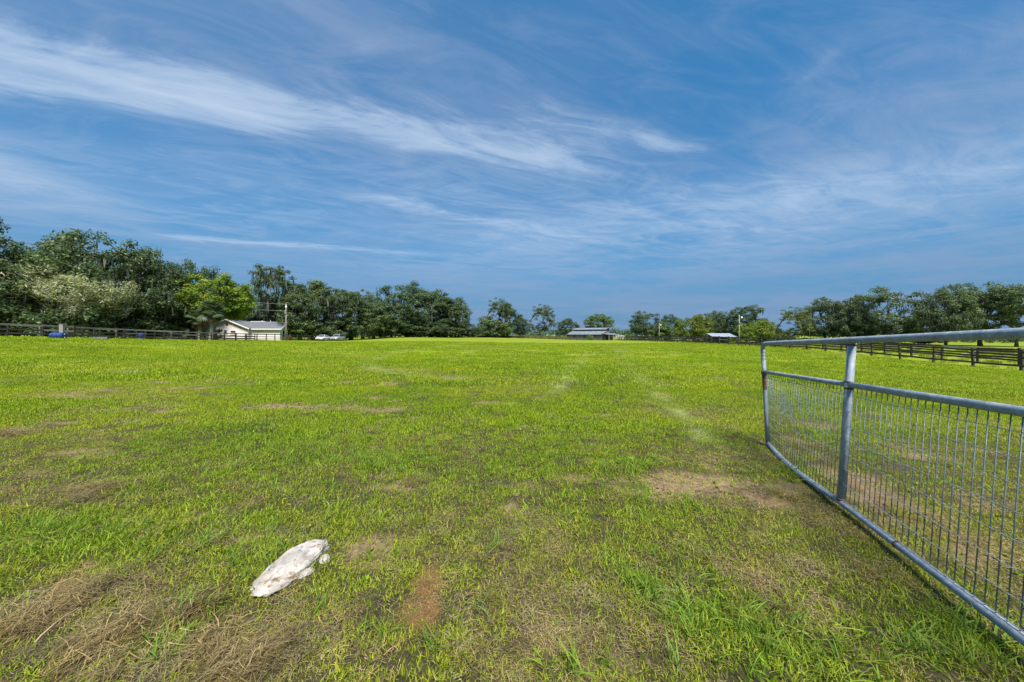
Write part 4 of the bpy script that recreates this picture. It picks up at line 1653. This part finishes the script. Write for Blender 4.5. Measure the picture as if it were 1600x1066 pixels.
def rock(name, label, x, y, hl, hw, h, rz, seed, cat='rock', taper=.35):
    bm = bmesh.new()
    bmesh.ops.create_icosphere(bm, subdivisions=5, radius=1)
    rs_ = random.Random(seed)
    from mathutils import noise as mn
    off = Vector((rs_.uniform(0, 50), rs_.uniform(0, 50), 0))
    for v in bm.verts:
        c = v.co.copy()
        bx_ = Vector((math.copysign(abs(c.x) ** .72, c.x), math.copysign(abs(c.y) ** .72, c.y), c.z))
        k = 1 + .20 * mn.noise(c * 1.6 + off) + .09 * mn.noise(c * 4.2 + off) + .05 * mn.noise(c * 10 + off)
        lump = .45 * mn.noise(c * 2.6 + off * 2) + .22 * mn.noise(c * 7 + off)
        w = 1 - taper * (-c.y) if c.y < 0 else 1 - .1 * c.y
        v.co = Vector((bx_.x * hw * k * w, bx_.y * hl * k, (max(c.z, -.4) * (1 + lump)) * h))
    me = bpy.data.meshes.new(name); bm.to_mesh(me); bm.free()
    me.materials.append(M['rock'])
    me.polygons.foreach_set('use_smooth', [True] * len(me.polygons))
    o = link(bpy.data.objects.new(name, me))
    o.location = (x, y, gz(x, y) + .004); o.rotation_euler = (0, 0, rz)
    return tag(o, label, cat)


rock('limestone_rock', 'long white limestone rock with brown stains half sunk in the grass', ROCK_C[0], ROCK_C[1], .235, .118, .050, R(-7), 3)
X_, Y_ = gp(507, 876); rock('limestone_chip', 'small pale stone at the upper right side of the long white rock', X_, Y_, .035, .028, .022, .5, 8, 'stone', .1)
X_, Y_ = gp(478, 898); rock('limestone_chip', 'flat pale stone at the lower right side of the long white rock', X_, Y_, .045, .028, .018, -.6, 9, 'stone', .1)
M['straw_stalk'] = simple_mat('straw_stalk', (.30, .22, .12), (.46, .36, .21), 20, .7)
a_, b_ = gp(54, 1022), gp(130, 965)
st = MB()
st.tube([(a_[0] + (b_[0] - a_[0]) * f, a_[1] + (b_[1] - a_[1]) * f, gz(*a_) + .055 + .02 * math.sin(f * 3) + rr.gauss(0, .001)) for f in np.linspace(0, 1, 9)], [.0035 - .002 * f for f in np.linspace(0, 1, 9)], 6)
tag(st.build('dry_stalk', M['straw_stalk'], None, True), 'long pale dry grass stalk lying on the raked straw at lower left', 'stalk')

# ================================================================== HOUSE
M['siding'] = simple_mat('siding', (.70, .64, .66), (.77, .71, .73), 1.2, .7, stretch=(.2, .2, 14))
M['trim'] = simple_mat('trim', (.70, .67, .66), (.78, .75, .74), 3, .6)
M['shingle'] = simple_mat('shingle', (.075, .085, .105), (.15, .165, .19), 3.2, .85, bump=.5)
M['glass_dark'] = simple_mat('glass_dark', (.02, .025, .03), (.05, .055, .06), 2, .12, spec=.6)
M['metal_roof'] = simple_mat('metal_roof', (.36, .40, .45), (.50, .54, .58), 1.0, .4, .4)
M['barn_roof'] = simple_mat('barn_roof', (.11, .13, .16), (.27, .30, .34), 1.3, .55, .2)
M['grey_wood'] = simple_mat('grey_wood', (.10, .095, .095), (.21, .20, .195), 3, .85, stretch=(5, 5, .6))
M['dark_wood'] = simple_mat('dark_wood', (.035, .03, .027), (.08, .07, .06), 3, .85)
M['pole_wood'] = simple_mat('pole_wood', (.20, .18, .16), (.36, .34, .31), 4, .85, stretch=(8, 8, .6))
M['white_paint'] = simple_mat('white_paint', (.68, .68, .68), (.78, .78, .78), 2, .5)
M['blue_plastic'] = simple_mat('blue_plastic', (.007, .028, .13), (.012, .048, .20), 4, .5)
M['tyre'] = simple_mat('tyre', (.018, .018, .018), (.03, .03, .03), 10, .85)
M['rim'] = simple_mat('rim', (.25, .26, .27), (.40, .41, .42), 5, .35, .7)
M['black_trim'] = simple_mat('black_trim', (.012, .012, .013), (.03, .03, .03), 5, .5)
M['lamp_glass'] = simple_mat('lamp_glass', (.6, .62, .65), (.8, .8, .8), 5, .15)
M['red_lens'] = simple_mat('red_lens', (.25, .01, .01), (.35, .02, .02), 5, .2)
M['car_white'] = simple_mat('car_white', (.50, .52, .56), (.56, .58, .62), 1, .25, spec=.6)
M['car_silver'] = simple_mat('car_silver', (.36, .39, .44), (.42, .45, .50), 1, .28, .4, spec=.6)


def gable_roof(mb, x0, x1, ya, yb, ze, zr, axis, th=.14, over=.45):
    """two sloping slabs; ridge along axis ('x' or 'y')"""
    if axis == 'y':
        xm = (x0 + x1) / 2; sl = (zr - ze) / (xm - x0)
        for s, xe in ((-1, x0 - over), (1, x1 + over)):
            zeo = ze - over * sl
            mb.prism([(xe, zeo), (xm, zr), (xm, zr + th), (xe, zeo + th)][::s], ya - over, yb + over)
    return mb


def house():
    x, y = -68.2, 76.0
    z = gz(x, y)
    h = empty('white_house', (x, y, z - .1), R(8), 'white one-storey house with grey shingle roof behind the left fence', 'house')
    W, D, L = 8.6, 6.4, 14.9
    ze, zr, zr2 = 2.55, 4.45, 4.0
    # wing with the wide gable towards the field
    MB().prism([(0, -.3), (W, -.3), (W, ze), (W / 2, zr), (0, ze)], 0, D).build('gable_wing_wall', M['siding'], h)
    rf = gable_roof(MB(), 0, W, 0, D, ze, zr, 'y').build('gable_wing_roof', M['shingle'], h)
    sl = (zr - ze) / (W / 2)
    for s, xe in ((1, -.47), (-1, W + .47)):
        a = Vector((xe, -.48, ze - .47 * sl + .03)); b = Vector((W / 2, -.48, zr + .03))
        d = b - a
        mt = Matrix.Translation((a + b) / 2) @ d.to_track_quat('X', 'Z').to_matrix().to_4x4()
        MB().box((-d.length / 2, -.03, -.12), (d.length / 2, .03, .13), mt).build('rake_board', M['trim'], rf)
    # long wing running to the right
    y0, y1 = .7, D - .3
    ym = (y0 + y1) / 2
    wl = MB()
    P = Matrix.Rotation(R(90), 4, 'Z')
    wl.prism([(y0, -.3), (y1, -.3), (y1, ze - .05), (ym, zr2), (y0, ze - .05)], -L, -(W + .02), Matrix(((0, -1, 0, 0), (1, 0, 0, 0), (0, 0, 1, 0), (0, 0, 0, 1))))
    wl.build('long_wing_wall', M['siding'], h)
    rf2 = MB()
    sl2 = (zr2 - ze) / (ym - y0); ov = .45
    mt = Matrix(((0, -1, 0, 0), (1, 0, 0, 0), (0, 0, 1, 0), (0, 0, 0, 1)))
    for s, ye in ((1, y0 - ov), (-1, y1 + ov)):
        zo = ze - ov * sl2
        rf2.prism([(ye, zo), (ym, zr2 + .02), (ym, zr2 + .16), (ye, zo + .14)][::s], -(L + .5), -(W / 2 + .3), mt)
    rf2 = rf2.build('long_wing_roof', M['shingle'], h)
    MB().box((W + .5, y0 - ov - .05, ze - ov * sl2 - .1), (L + .5, y0 - ov - .004, ze - ov * sl2 + .14)).build('fascia', M['trim'], rf2)
    for s, ye in ((1, y0 - ov), (-1, y1 + ov)):
        a = Vector((L + .53, ye, ze - ov * sl2 + .03)); b = Vector((L + .53, ym, zr2 + .05)); d = b - a
        m2 = Matrix.Translation((a + b) / 2) @ d.to_track_quat('X', 'Z').to_matrix().to_4x4()
        MB().box((-d.length / 2, -.03, -.12), (d.length / 2, .03, .13), m2).build('rake_board', M['trim'], rf2)
    for xx in (9.6, 11.4):
        MB().tube([(xx, ym + .2, zr2 - .1), (xx, ym + .2, zr2 + .42)], .09, 10).build('vent_pipe', M['white_paint'], rf2)
    MB().box((7.2, ym - .12, zr2 + .12), (10.4, ym + .12, zr2 + .24)).build('ridge_vent', M['trim'], rf2)

    def window(cx, cz, w, hh, side='front', u0=0.0):
        f = MB(); g = MB(); s = MB()
        if side == 'front':
            yb = u0
            for lo, hi in (((cx - w / 2 - .08, yb - .05, cz - hh / 2 - .08), (cx - w / 2, yb + .02, cz + hh / 2 + .08)), ((cx + w / 2, yb - .05, cz - hh / 2 - .08), (cx + w / 2 + .08, yb + .02, cz + hh / 2 + .08)),
                           ((cx - w / 2, yb - .05, cz + hh / 2), (cx + w / 2, yb + .02, cz + hh / 2 + .08)), ((cx - w / 2, yb - .045, cz - .02), (cx + w / 2, yb + .02, cz + .02))):
                f.box(lo, hi)
            g.box((cx - w / 2, yb - .025, cz - hh / 2), (cx + w / 2, yb + .03, cz + hh / 2))
            s.box((cx - w / 2 - .12, yb - .12, cz - hh / 2 - .15), (cx + w / 2 + .12, yb + .02, cz - hh / 2 - .08))
        else:
            xb = u0
            for lo, hi in (((xb - .02, cx - w / 2 - .08, cz - hh / 2 - .08), (xb + .05, cx - w / 2, cz + hh / 2 + .08)), ((xb - .02, cx + w / 2, cz - hh / 2 - .08), (xb + .05, cx + w / 2 + .08, cz + hh / 2 + .08)),
                           ((xb - .02, cx - w / 2, cz + hh / 2), (xb + .05, cx + w / 2, cz + hh / 2 + .08))):
                f.box(lo, hi)
            g.box((xb - .03, cx - w / 2, cz - hh / 2), (xb + .025, cx + w / 2, cz + hh / 2))
            s.box((xb - .02, cx - w / 2 - .12, cz - hh / 2 - .15), (xb + .12, cx + w / 2 + .12, cz - hh / 2 - .08))
        gl = g.build('window', M['glass_dark'], h)
        f.build('frame', M['trim'], gl); s.build('sill', M['trim'], gl)
    window(4.0, 1.75, .55, .65)
    window(5.55, 1.6, .95, .75)
    window(2.0, 1.5, .8, .9)
    window(2.2, 1.35, .8, 1.5, 'side', L)
    window(4.6, 1.35, .8, 1.7, 'side', L)
    v = MB().tube([(W / 2, -.06, 3.35), (W / 2, .02, 3.35)], .3, 10).build('gable_vent', M['dark_wood'], h)
    MB().tube([(W + .25, .5, -.1), (W + .25, .5, ze - .3)], .05, 8).build('downpipe', M['white_paint'], h)
    return h


house()

# ================================================================== CARS


def car(label, x, y, rz, paint, suv=False):
    root = empty('parked_car', (x, y, gz(x, y)), rz, label, 'car', 'cars parked by the left fence')
    if suv:
        st_ = [(-2.3, .42, .80, .78), (-2.22, .30, 1.02, .88), (-1.2, .26, 1.05, .92), (0, .24, 1.04, .93), (1.0, .26, 1.02, .92), (1.55, .28, .98, .90), (2.15, .32, .88, .84), (2.32, .42, .72, .70)]
        cab = [(-2.18, 1.03, .82), (-1.95, 1.66, .66), (-.2, 1.72, .68), (.45, 1.66, .66), (1.15, 1.01, .80)]
    else:
        st_ = [(-2.3, .45, .75, .72), (-2.2, .32, .95, .84), (-1.3, .26, .98, .88), (0, .24, .95, .89), (.95, .26, .94, .88), (1.6, .28, .88, .85), (2.15, .30, .76, .78), (2.3, .40, .62, .62)]
        cab = [(-1.95, .97, .78), (-1.2, 1.36, .60), (-.2, 1.45, .61), (.35, 1.42, .60), (1.2, .93, .76)]
    b = MB()
    k0 = 0
    for (sx, zb, zt, hw) in st_:
        ring = [(-hw * .9, zb), (-hw, zb + .18), (-hw, zt - .12), (-hw * .9, zt), (hw * .9, zt), (hw, zt - .12), (hw, zb + .18), (hw * .9, zb)]
        b.v += [(sx, yy, zz) for yy, zz in ring]
    for i in range(len(st_) - 1):
        for j in range(8):
            a0 = i * 8 + j; a1 = i * 8 + (j + 1) % 8
            b.f.append((a0, a0 + 8, a1 + 8, a1))
    b.f.append(tuple(range(8))); b.f.append(tuple((len(st_) - 1) * 8 + j for j in reversed(range(8))))
    body = b.build('body', M[paint], root, True)
    c = MB()
    base = [(cab[0][0], cab[0][1] - .03, cab[0][2]), (cab[-1][0], cab[-1][1] - .03, cab[-1][2])]
    for s in (-1, 1):
        pass
    pr = cab
    n = len(pr)
    L_ = [(px_, -w, z) for px_, z, w in pr]; R_ = [(px_, w, z) for px_, z, w in pr]
    c.v += L_ + R_
    for i in range(n - 1): c.f.append((i, i + 1, n + i + 1, n + i))
    c.f.append(tuple(range(n))[::-1]); c.f.append(tuple(n + i for i in range(n)))
    c.build('cabin', M[paint], root)

    def pane(name, quad, nrm):
        v = [Vector(q) + Vector(nrm) * .012 for q in quad]; w = [Vector(q) - Vector(nrm) * .02 for q in quad]
        MB().add(v + w, [(0, 1, 2, 3), (7, 6, 5, 4), (0, 4, 5, 1), (1, 5, 6, 2), (2, 6, 7, 3), (3, 7, 4, 0)]).build(name, M['glass_dark'], root)

    def lerp(a, b_, f): return tuple(a[i] * (1 - f) + b_[i] * f for i in range(3))
    # windscreen and rear window
    a, b2, c2, d2 = L_[n - 1], L_[n - 2], R_[n - 2], R_[n - 1]
    nv = (Vector(b2) - Vector(a)).cross(Vector(d2) - Vector(a)).normalized()
    if nv.x < 0: nv = -nv
    pane('windscreen', [lerp(lerp(a, b2, .1), lerp(d2, c2, .1), .07), lerp(lerp(a, b2, .9), lerp(d2, c2, .9), .07), lerp(lerp(a, b2, .9), lerp(d2, c2, .9), .93), lerp(lerp(a, b2, .1), lerp(d2, c2, .1), .93)], nv)
    a, b2, c2, d2 = L_[0], L_[1], R_[1], R_[0]
    nv = (Vector(b2) - Vector(a)).cross(Vector(d2) - Vector(a)).normalized()
    if nv.x > 0: nv = -nv
    pane('rear_window', [lerp(lerp(a, b2, .2), lerp(d2, c2, .2), .1), lerp(lerp(a, b2, .88), lerp(d2, c2, .88), .1), lerp(lerp(a, b2, .88), lerp(d2, c2, .88), .9), lerp(lerp(a, b2, .2), lerp(d2, c2, .2), .9)], nv)
    for s, S in ((-1, L_), (1, R_)):
        lowf, lowb = S[-1], S[0]
        zl = max(lowf[2], lowb[2]) + .03
        tf, tm, tb = S[-2], S[2], S[1]
        zt_ = min(tf[2], tb[2]) - .06

        def on(xx, zz):
            f = (zz - lowf[2]) / (tm[2] - lowf[2])
            return (xx, S[0][1] * (1 - f) + tm[1] * f, zz)
        def slope(p0, p1, zz):
            return p0[0] + (p1[0] - p0[0]) * (zz - p0[2]) / (p1[2] - p0[2])
        xf0, xf1 = slope(lowf, tf, zl) - .12, slope(lowf, tf, zt_) - .1
        xb0, xb1 = slope(lowb, tb, zl) + .15, slope(lowb, tb, zt_) + .1
        cuts = [(-.02, -.02)]
        pane('side_window', [on(xf0, zl), on(xf1, zt_), on(.03 - .1, zt_), on(.03 - .1, zl)], (0, s, .2))
        pane('side_window', [on(-.14, zl), on(-.14, zt_), on(xb1, zt_), on(xb0, zl)], (0, s, .2))
    for wx in (-1.38, 1.42):
        for s in (-1, 1):
            r = .35 if suv else .32
            w = MB().tube([(wx, s * .72, r), (wx, s * .93, r)], r, 20).build('wheel', M['tyre'], root, False)
            MB().tube([(wx, s * .90, r), (wx, s * .945, r)], r * .62, 14).build('rim', M['rim'], w)
    fx, fz, fw = (2.2, .74, .62) if suv else (2.17, .64, .56)
    for s in (-1, 1):
        MB().bbox((fx - .12, s * fw - .16, fz - .07), (fx + .07, s * fw + .16, fz + .07), .02).build('headlight', M['lamp_glass'], root)
        MB().bbox((-2.3, s * .66 - .12, .78), (-2.2, s * .66 + .12, .92), .02).build('tail_light', M['red_lens'], root)
        MB().bbox((.85, s * .93 - .02, 1.0 if suv else .93), (1.02, s * .93 + s * .14 + .02, 1.12 if suv else 1.05), .02).build('wing_mirror', M[paint], root)
    MB().bbox((2.18, -.45, .44), (2.34, .45, .6), .02).build('grille', M['black_trim'], root)
    if suv:
        for s in (-1, 1):
            MB().tube([(-1.6, s * .58, 1.72), (-1.5, s * .58, 1.78), (.1, s * .58, 1.79), (.2, s * .58, 1.73)], .022, 6).build('roof_rail', M['black_trim'], root)
    return root


car('white saloon car parked nose left at the end of the left fence', at(505, 82), 82, R(273), 'car_white')
car('silver-white estate car with roof rails parked to the right of the white saloon', at(528, 84), 84, R(271), 'car_silver', True)

# ================================================================== SMALL THINGS BY THE LEFT FENCE


def barrel(name, label, x, y, lying=None):
    prof = [(.26, 0), (.285, .015), (.285, .05), (.295, .06), (.285, .075), (.29, .28), (.302, .30), (.29, .32), (.29, .58), (.302, .60), (.29, .62), (.285, .84), (.295, .855), (.285, .87), (.26, .885)]
    n = 20
    mb = MB()
    for r, z in prof:
        for j in range(n):
            a = 2 * math.pi * j / n
            mb.v.append((r * math.cos(a), r * math.sin(a), z))
    for i in range(len(prof) - 1):
        for j in range(n):
            a0 = i * n + j; a1 = i * n + (j + 1) % n
            mb.f.append((a0, a1, a1 + n, a0 + n))
    mb.f.append(tuple(reversed(range(n)))); mb.f.append(tuple((len(prof) - 1) * n + j for j in range(n)))
    root = empty(name, (x, y, gz(x, y)), 0, label, 'barrel')
    o = mb.build('drum', M['blue_plastic'], root, True)
    caps = [MB().tube([(s * .14, 0, .88), (s * .14, 0, .91)], .04, 10).build('bung', M['white_paint'], root, True) for s in (-1, 1)]
    if lying is not None:
        mt = Matrix.Rotation(lying, 4, 'Z') @ Matrix.Translation((-.44, 0, .27)) @ Matrix.Rotation(R(90), 4, 'Y')
        for q in [o] + caps: q.matrix_local = mt
    return root


barrel('plastic_barrel', 'blue plastic barrel lying on its side in the grass by the pale post', at(91, 30), 30, R(12))
barrel('plastic_barrel', 'blue plastic barrel standing upright behind the left fence', at(220, 47.5), 47.5)
x_, y_ = at(97, 30.7), 30.7
po = empty('timber_post', (x_, y_, gz(x_, y_)), R(20), 'thick pale timber post standing in the field by the lying blue barrel', 'post')
MB().bbox((-.13, -.13, -.4), (.13, .13, 1.28), .02).build('shaft', M['pole_wood'], po)
MB().bbox((-.15, -.15, 1.282), (.15, .15, 1.33), .01).build('cap', M['pole_wood'], po)
x_, y_ = at(158, 31), 31
tr_ = empty('feed_trough', (x_, y_, gz(x_, y_)), R(30), 'low dark wooden feed trough on the grass in front of the left fence', 'trough')
for lo, hi, nm in (((-.45, -.2, .10), (.45, -.165, .30), 'side_board'), ((-.45, .165, .10), (.45, .2, .30), 'side_board'), ((-.45, -.163, .10), (-.415, .163, .30), 'end_board'),
                   ((.415, -.163, .10), (.45, .163, .30), 'end_board'), ((-.413, -.163, .10), (.413, .163, .13), 'floor_board')):
    MB().box(lo, hi).build(nm, M['grey_wood'], tr_)
for sx in (-.36, .36):
    MB().box((sx - .05, -.18, -.05), (sx + .05, .18, .098)).build('foot', M['dark_wood'], tr_)

# ================================================================== POLES AND POWER LINES


def pole(label, px, Y, top, lamp=True, arm=None):
    x = at(px, Y); z0 = gz(x, Y); h = zat(top, Y) - z0
    o = empty('utility_pole', (x, Y, z0), 0, label, 'pole', 'utility poles')
    MB().tube([(0, 0, -.6), (0, 0, h * .5), (.02, 0, h)], [.15, .13, .10], 10).build('shaft', M['pole_wood'], o, True)
    if lamp:
        br = MB().tube([(0, -.08, h - .55), (.15, -.3, h - .45), (.3, -.45, h - .5)], .03, 6).build('lamp_bracket', M['galv'], o)
        MB().tube([(.32, -.48, h - .48), (.32, -.48, h - .78), (.32, -.48, h - .95)], [.12, .2, .16], 10).build('lamp_head', M['white_paint'], o, True)
    for zz in (.12, 1.55):
        MB().tube([(-.1, -.12, h - zz), (-.1, -.2, h - zz)], .05, 8).build('insulator', M['white_paint'], o)
    MB().bbox((-.16, -.26, h - 2.2), (.12, -.12, h - 1.8), .02).build('meter_box', M['galv'], o)
    return o, Vector((x, Y, z0 + h))


_, ptop = pole('weathered utility pole with a lamp beside the right end of the white house', 447, 75, 475)
pole('pale utility pole in front of the dark round oak right of the barn', 1030, 117, 505)
pole('tall pale utility pole right of the low metal roof', 1155, 86, 492)
M['cable'] = simple_mat('cable', (.22, .22, .22), (.34, .34, .34), 3, .6)
for lab, dz, (pxa, pya), zend in (('upper power line running left from the utility pole by the house', -.12, (0, 443), 0), ('lower power line running left from the utility pole by the house', -1.55, (0, 462), 0)):
    a = ptop + Vector((-.1, -.16, dz))
    b = Vector((at(pxa, 45), 45, zat(pya, 45)))
    e = a + (b - a) * 1.55
    pts = [a + (e - a) * f - Vector((0, 0, .55 * 4 * f * (1 - f) * .35)) for f in np.linspace(0, 1, 25)]
    tag(MB().tube(pts, .028, 5).build('power_line', M['cable'], None), lab, 'cable', 'power lines on the left')

# ================================================================== BARN, SHEDS AND TRAILERS IN THE DISTANCE


def barn():
    x, y = 29.5, 127.5
    o = empty('barn', (x, y, gz(x, y) - .1), R(-41), 'grey timber barn with raised metal roof and porch at the far side', 'barn')
    Lh, Wh = 6.6, 5.0
    MB().prism([(-Wh, 0), (Wh, 0), (Wh, 2.2), (1.7, 3.3), (-1.7, 3.3), (-Wh, 2.2)], -Lh, Lh, Matrix.Rotation(R(90), 4, 'Z')).build('wall', M['grey_wood'], o)
    MB().prism([(-1.5, 3.2), (1.5, 3.2), (1.5, 4.0), (0, 4.5), (-1.5, 4.0)], -Lh + .1, Lh - .1, Matrix.Rotation(R(90), 4, 'Z')).build('clerestory', M['dark_wood'], o)
    rt = Matrix.Rotation(R(90), 4, 'Z')
    for s in (1, -1):
        MB().prism([(s * 1.55, 3.36), (s * (Wh + .5), 2.1), (s * (Wh + .5), 2.2), (s * 1.55, 3.46)][::s], -Lh - .4, Lh + .4, rt).build('lower_roof', M['barn_roof'], o)
        MB().prism([(0, 4.52), (s * 1.9, 3.9), (s * 1.9, 4.0), (0, 4.62)][::s], -Lh - .3, Lh + .3, rt).build('upper_roof', M['barn_roof'], o)
    # porch on the gable end
    MB().add([(Lh + .02, -Wh, 2.5), (Lh + 3.0, -Wh, 2.0), (Lh + 3.0, Wh, 2.0), (Lh + .02, Wh, 2.5), (Lh + .02, -Wh, 2.6), (Lh + 3.0, -Wh, 2.1), (Lh + 3.0, Wh, 2.1), (Lh + .02, Wh, 2.6)],
             [(0, 3, 2, 1), (4, 5, 6, 7), (0, 1, 5, 4), (1, 2, 6, 5), (2, 3, 7, 6), (3, 0, 4, 7)]).build('porch_roof', M['barn_roof'], o)
    for yy in (-4.8, -1.6, 1.6, 4.8):
        MB().box((Lh + 2.75, yy - .08, 0), (Lh + 2.9, yy + .08, 2.02)).build('porch_post', M['pole_wood'], o)
    d = MB().box((Lh + .005, -1.4, 0), (Lh + .06, 1.4, 2.3)).build('door', M['dark_wood'], o)
    for xx in (-4, 0, 4):
        MB().box((xx - .5, -Wh - .05, 1.0), (xx + .5, -Wh + .02, 1.7)).build('window', M['glass_dark'], o)


barn()


def shed(name, label, x, y, rz, w, d, zl, zh, wallmat, roofmat='metal_roof', open_=False, group=None):
    o = empty(name, (x, y, gz(x, y) - .05), rz, label, 'shed', group)
    if open_:
        for xx in (-w / 2 + .1, 0, w / 2 - .1):
            MB().box((xx - .07, -d / 2 + .05, 0), (xx + .07, -d / 2 + .19, zl)).build('post', M['dark_wood'], o)
        MB().box((-w / 2, d / 2 - .12, 0), (w / 2, d / 2, zh - .05)).build('back_wall', M[wallmat], o)
    else:
        MB().add([(-w / 2, -d / 2, 0), (w / 2, -d / 2, 0), (w / 2, d / 2, 0), (-w / 2, d / 2, 0), (-w / 2, -d / 2, zl), (w / 2, -d / 2, zl), (w / 2, d / 2, zh), (-w / 2, d / 2, zh)],
                 [(0, 3, 2, 1), (4, 5, 6, 7), (0, 1, 5, 4), (1, 2, 6, 5), (2, 3, 7, 6), (3, 0, 4, 7)]).build('wall', M[wallmat], o)
        MB().box((-.5, -d / 2 - .04, .02), (.5, -d / 2 + .02, min(zl - .2, 1.95))).build('door', M['dark_wood'], o)
    e = .3
    s = (zh - zl) / d
    q = [(-w / 2 - e, -d / 2 - e, zl - s * e), (w / 2 + e, -d / 2 - e, zl - s * e), (w / 2 + e, d / 2 + e, zh + s * e), (-w / 2 - e, d / 2 + e, zh + s * e)]
    rf = MB().add([(a, b, c + .02) for a, b, c in q] + [(a, b, c + .1) for a, b, c in q], [(0, 3, 2, 1), (4, 5, 6, 7), (0, 1, 5, 4), (1, 2, 6, 5), (2, 3, 7, 6), (3, 0, 4, 7)]).build('roof', M[roofmat], o)
    nrib = max(3, int(w / .9))
    for i in range(nrib + 1):
        xx = -w / 2 - e + .02 + (w + 2 * e - .04) * i / nrib
        MB().add([(xx + dx, yy, zz + dz) for dz in (.1, .13) for dx, yy, zz in ((-.02, -d / 2 - e, zl - s * e), (.02, -d / 2 - e, zl - s * e), (.02, d / 2 + e, zh + s * e), (-.02, d / 2 + e, zh + s * e))],
                 [(0, 3, 2, 1), (4, 5, 6, 7), (0, 1, 5, 4), (1, 2, 6, 5), (2, 3, 7, 6), (3, 0, 4, 7)]).build('roof_seam', M[roofmat], rf)
    return o


shed('field_shed', 'low field shelter with a sloping bare metal roof behind the right fence', at(1128, 89), 89, R(-12), 5.0, 5.2, 1.75, 2.7, 'dark_wood', open_=True)
shed('storage_shed', 'small grey shed with a pale roof left of the far barn', at(903, 134), 134, R(15), 5.0, 4.0, 2.1, 2.8, 'grey_wood')
shed('stable_block', 'long low stable with a pale roof between the barn and the oaks', at(1011, 138), 138, R(5), 8.5, 4.0, 1.5, 2.0, 'grey_wood')


def trailer(label, x, y, rz, L, H):
    o = empty('box_trailer', (x, y, gz(x, y)), rz, label, 'trailer', 'trailers beside the far barn')
    MB().bbox((-L / 2, -1.0, .45), (L / 2, 1.0, H), .08).build('body', M['white_paint'], o)
    for s in (-1, 1):
        for xx in (-.45, .45):
            w = MB().tube([(xx, s * .86, .34), (xx, s * 1.04, .34)], .34, 14).build('wheel', M['tyre'], o)
            MB().tube([(xx, s * 1.0, .34), (xx, s * 1.055, .34)], .2, 10).build('rim', M['rim'], w)
    MB().tube([(L / 2, 0, .5), (L / 2 + 1.1, 0, .45)], .05, 6).build('drawbar', M['black_trim'], o)
    MB().bbox((-L * .3, -1.03, H * .62), (L * .3, -.99, H * .84), .01).build('window', M['glass_dark'], o)


trailer('white box trailer standing right of the far barn', at(990, 134), 134, R(8), 2.6, 2.0)
trailer('low white trailer parked against the right side of the far barn', at(969, 140), 140, R(-20), 3.4, 1.6)
# shrub in front of the barn
k_ = KIND['bush2']
x_, y_ = at(923, 118.5), 118.5
sh = empty('shrub', (x_, y_, gz(x_, y_)), 1.0, 'bright green shrub in front of the far barn wall', 'shrub')
sh.scale = (.34, .34, .33)
for nm, me in (('trunk', k_.wood), ('crown', k_.leaf)):
    c = link(bpy.data.objects.new(nm, me), sh); c.color = (1.8, 1.9, 1.0, 1)
x_, y_ = at(340, 70.5), 70.5
sh = empty('shrub', (x_, y_, gz(x_, y_)), 2.0, 'dark rounded shrub under the palms against the house gable', 'shrub')
sh.scale = (.24, .24, .26)
for nm, me in (('trunk', k_.wood), ('crown', k_.leaf)):
    c = link(bpy.data.objects.new(nm, me), sh); c.color = (.9, 1.0, 1.0, 1)
x_, y_ = at(452, 74), 74
sh = empty('shrub', (x_, y_, gz(x_, y_)), 3.0, 'reddish-brown shrub at the foot of the utility pole by the house', 'shrub')
sh.scale = (.16, .16, .2)
for nm, me in (('trunk', k_.wood), ('crown', k_.leaf)):
    c = link(bpy.data.objects.new(nm, me), sh); c.color = (2.4, 1.1, 1.3, 1)
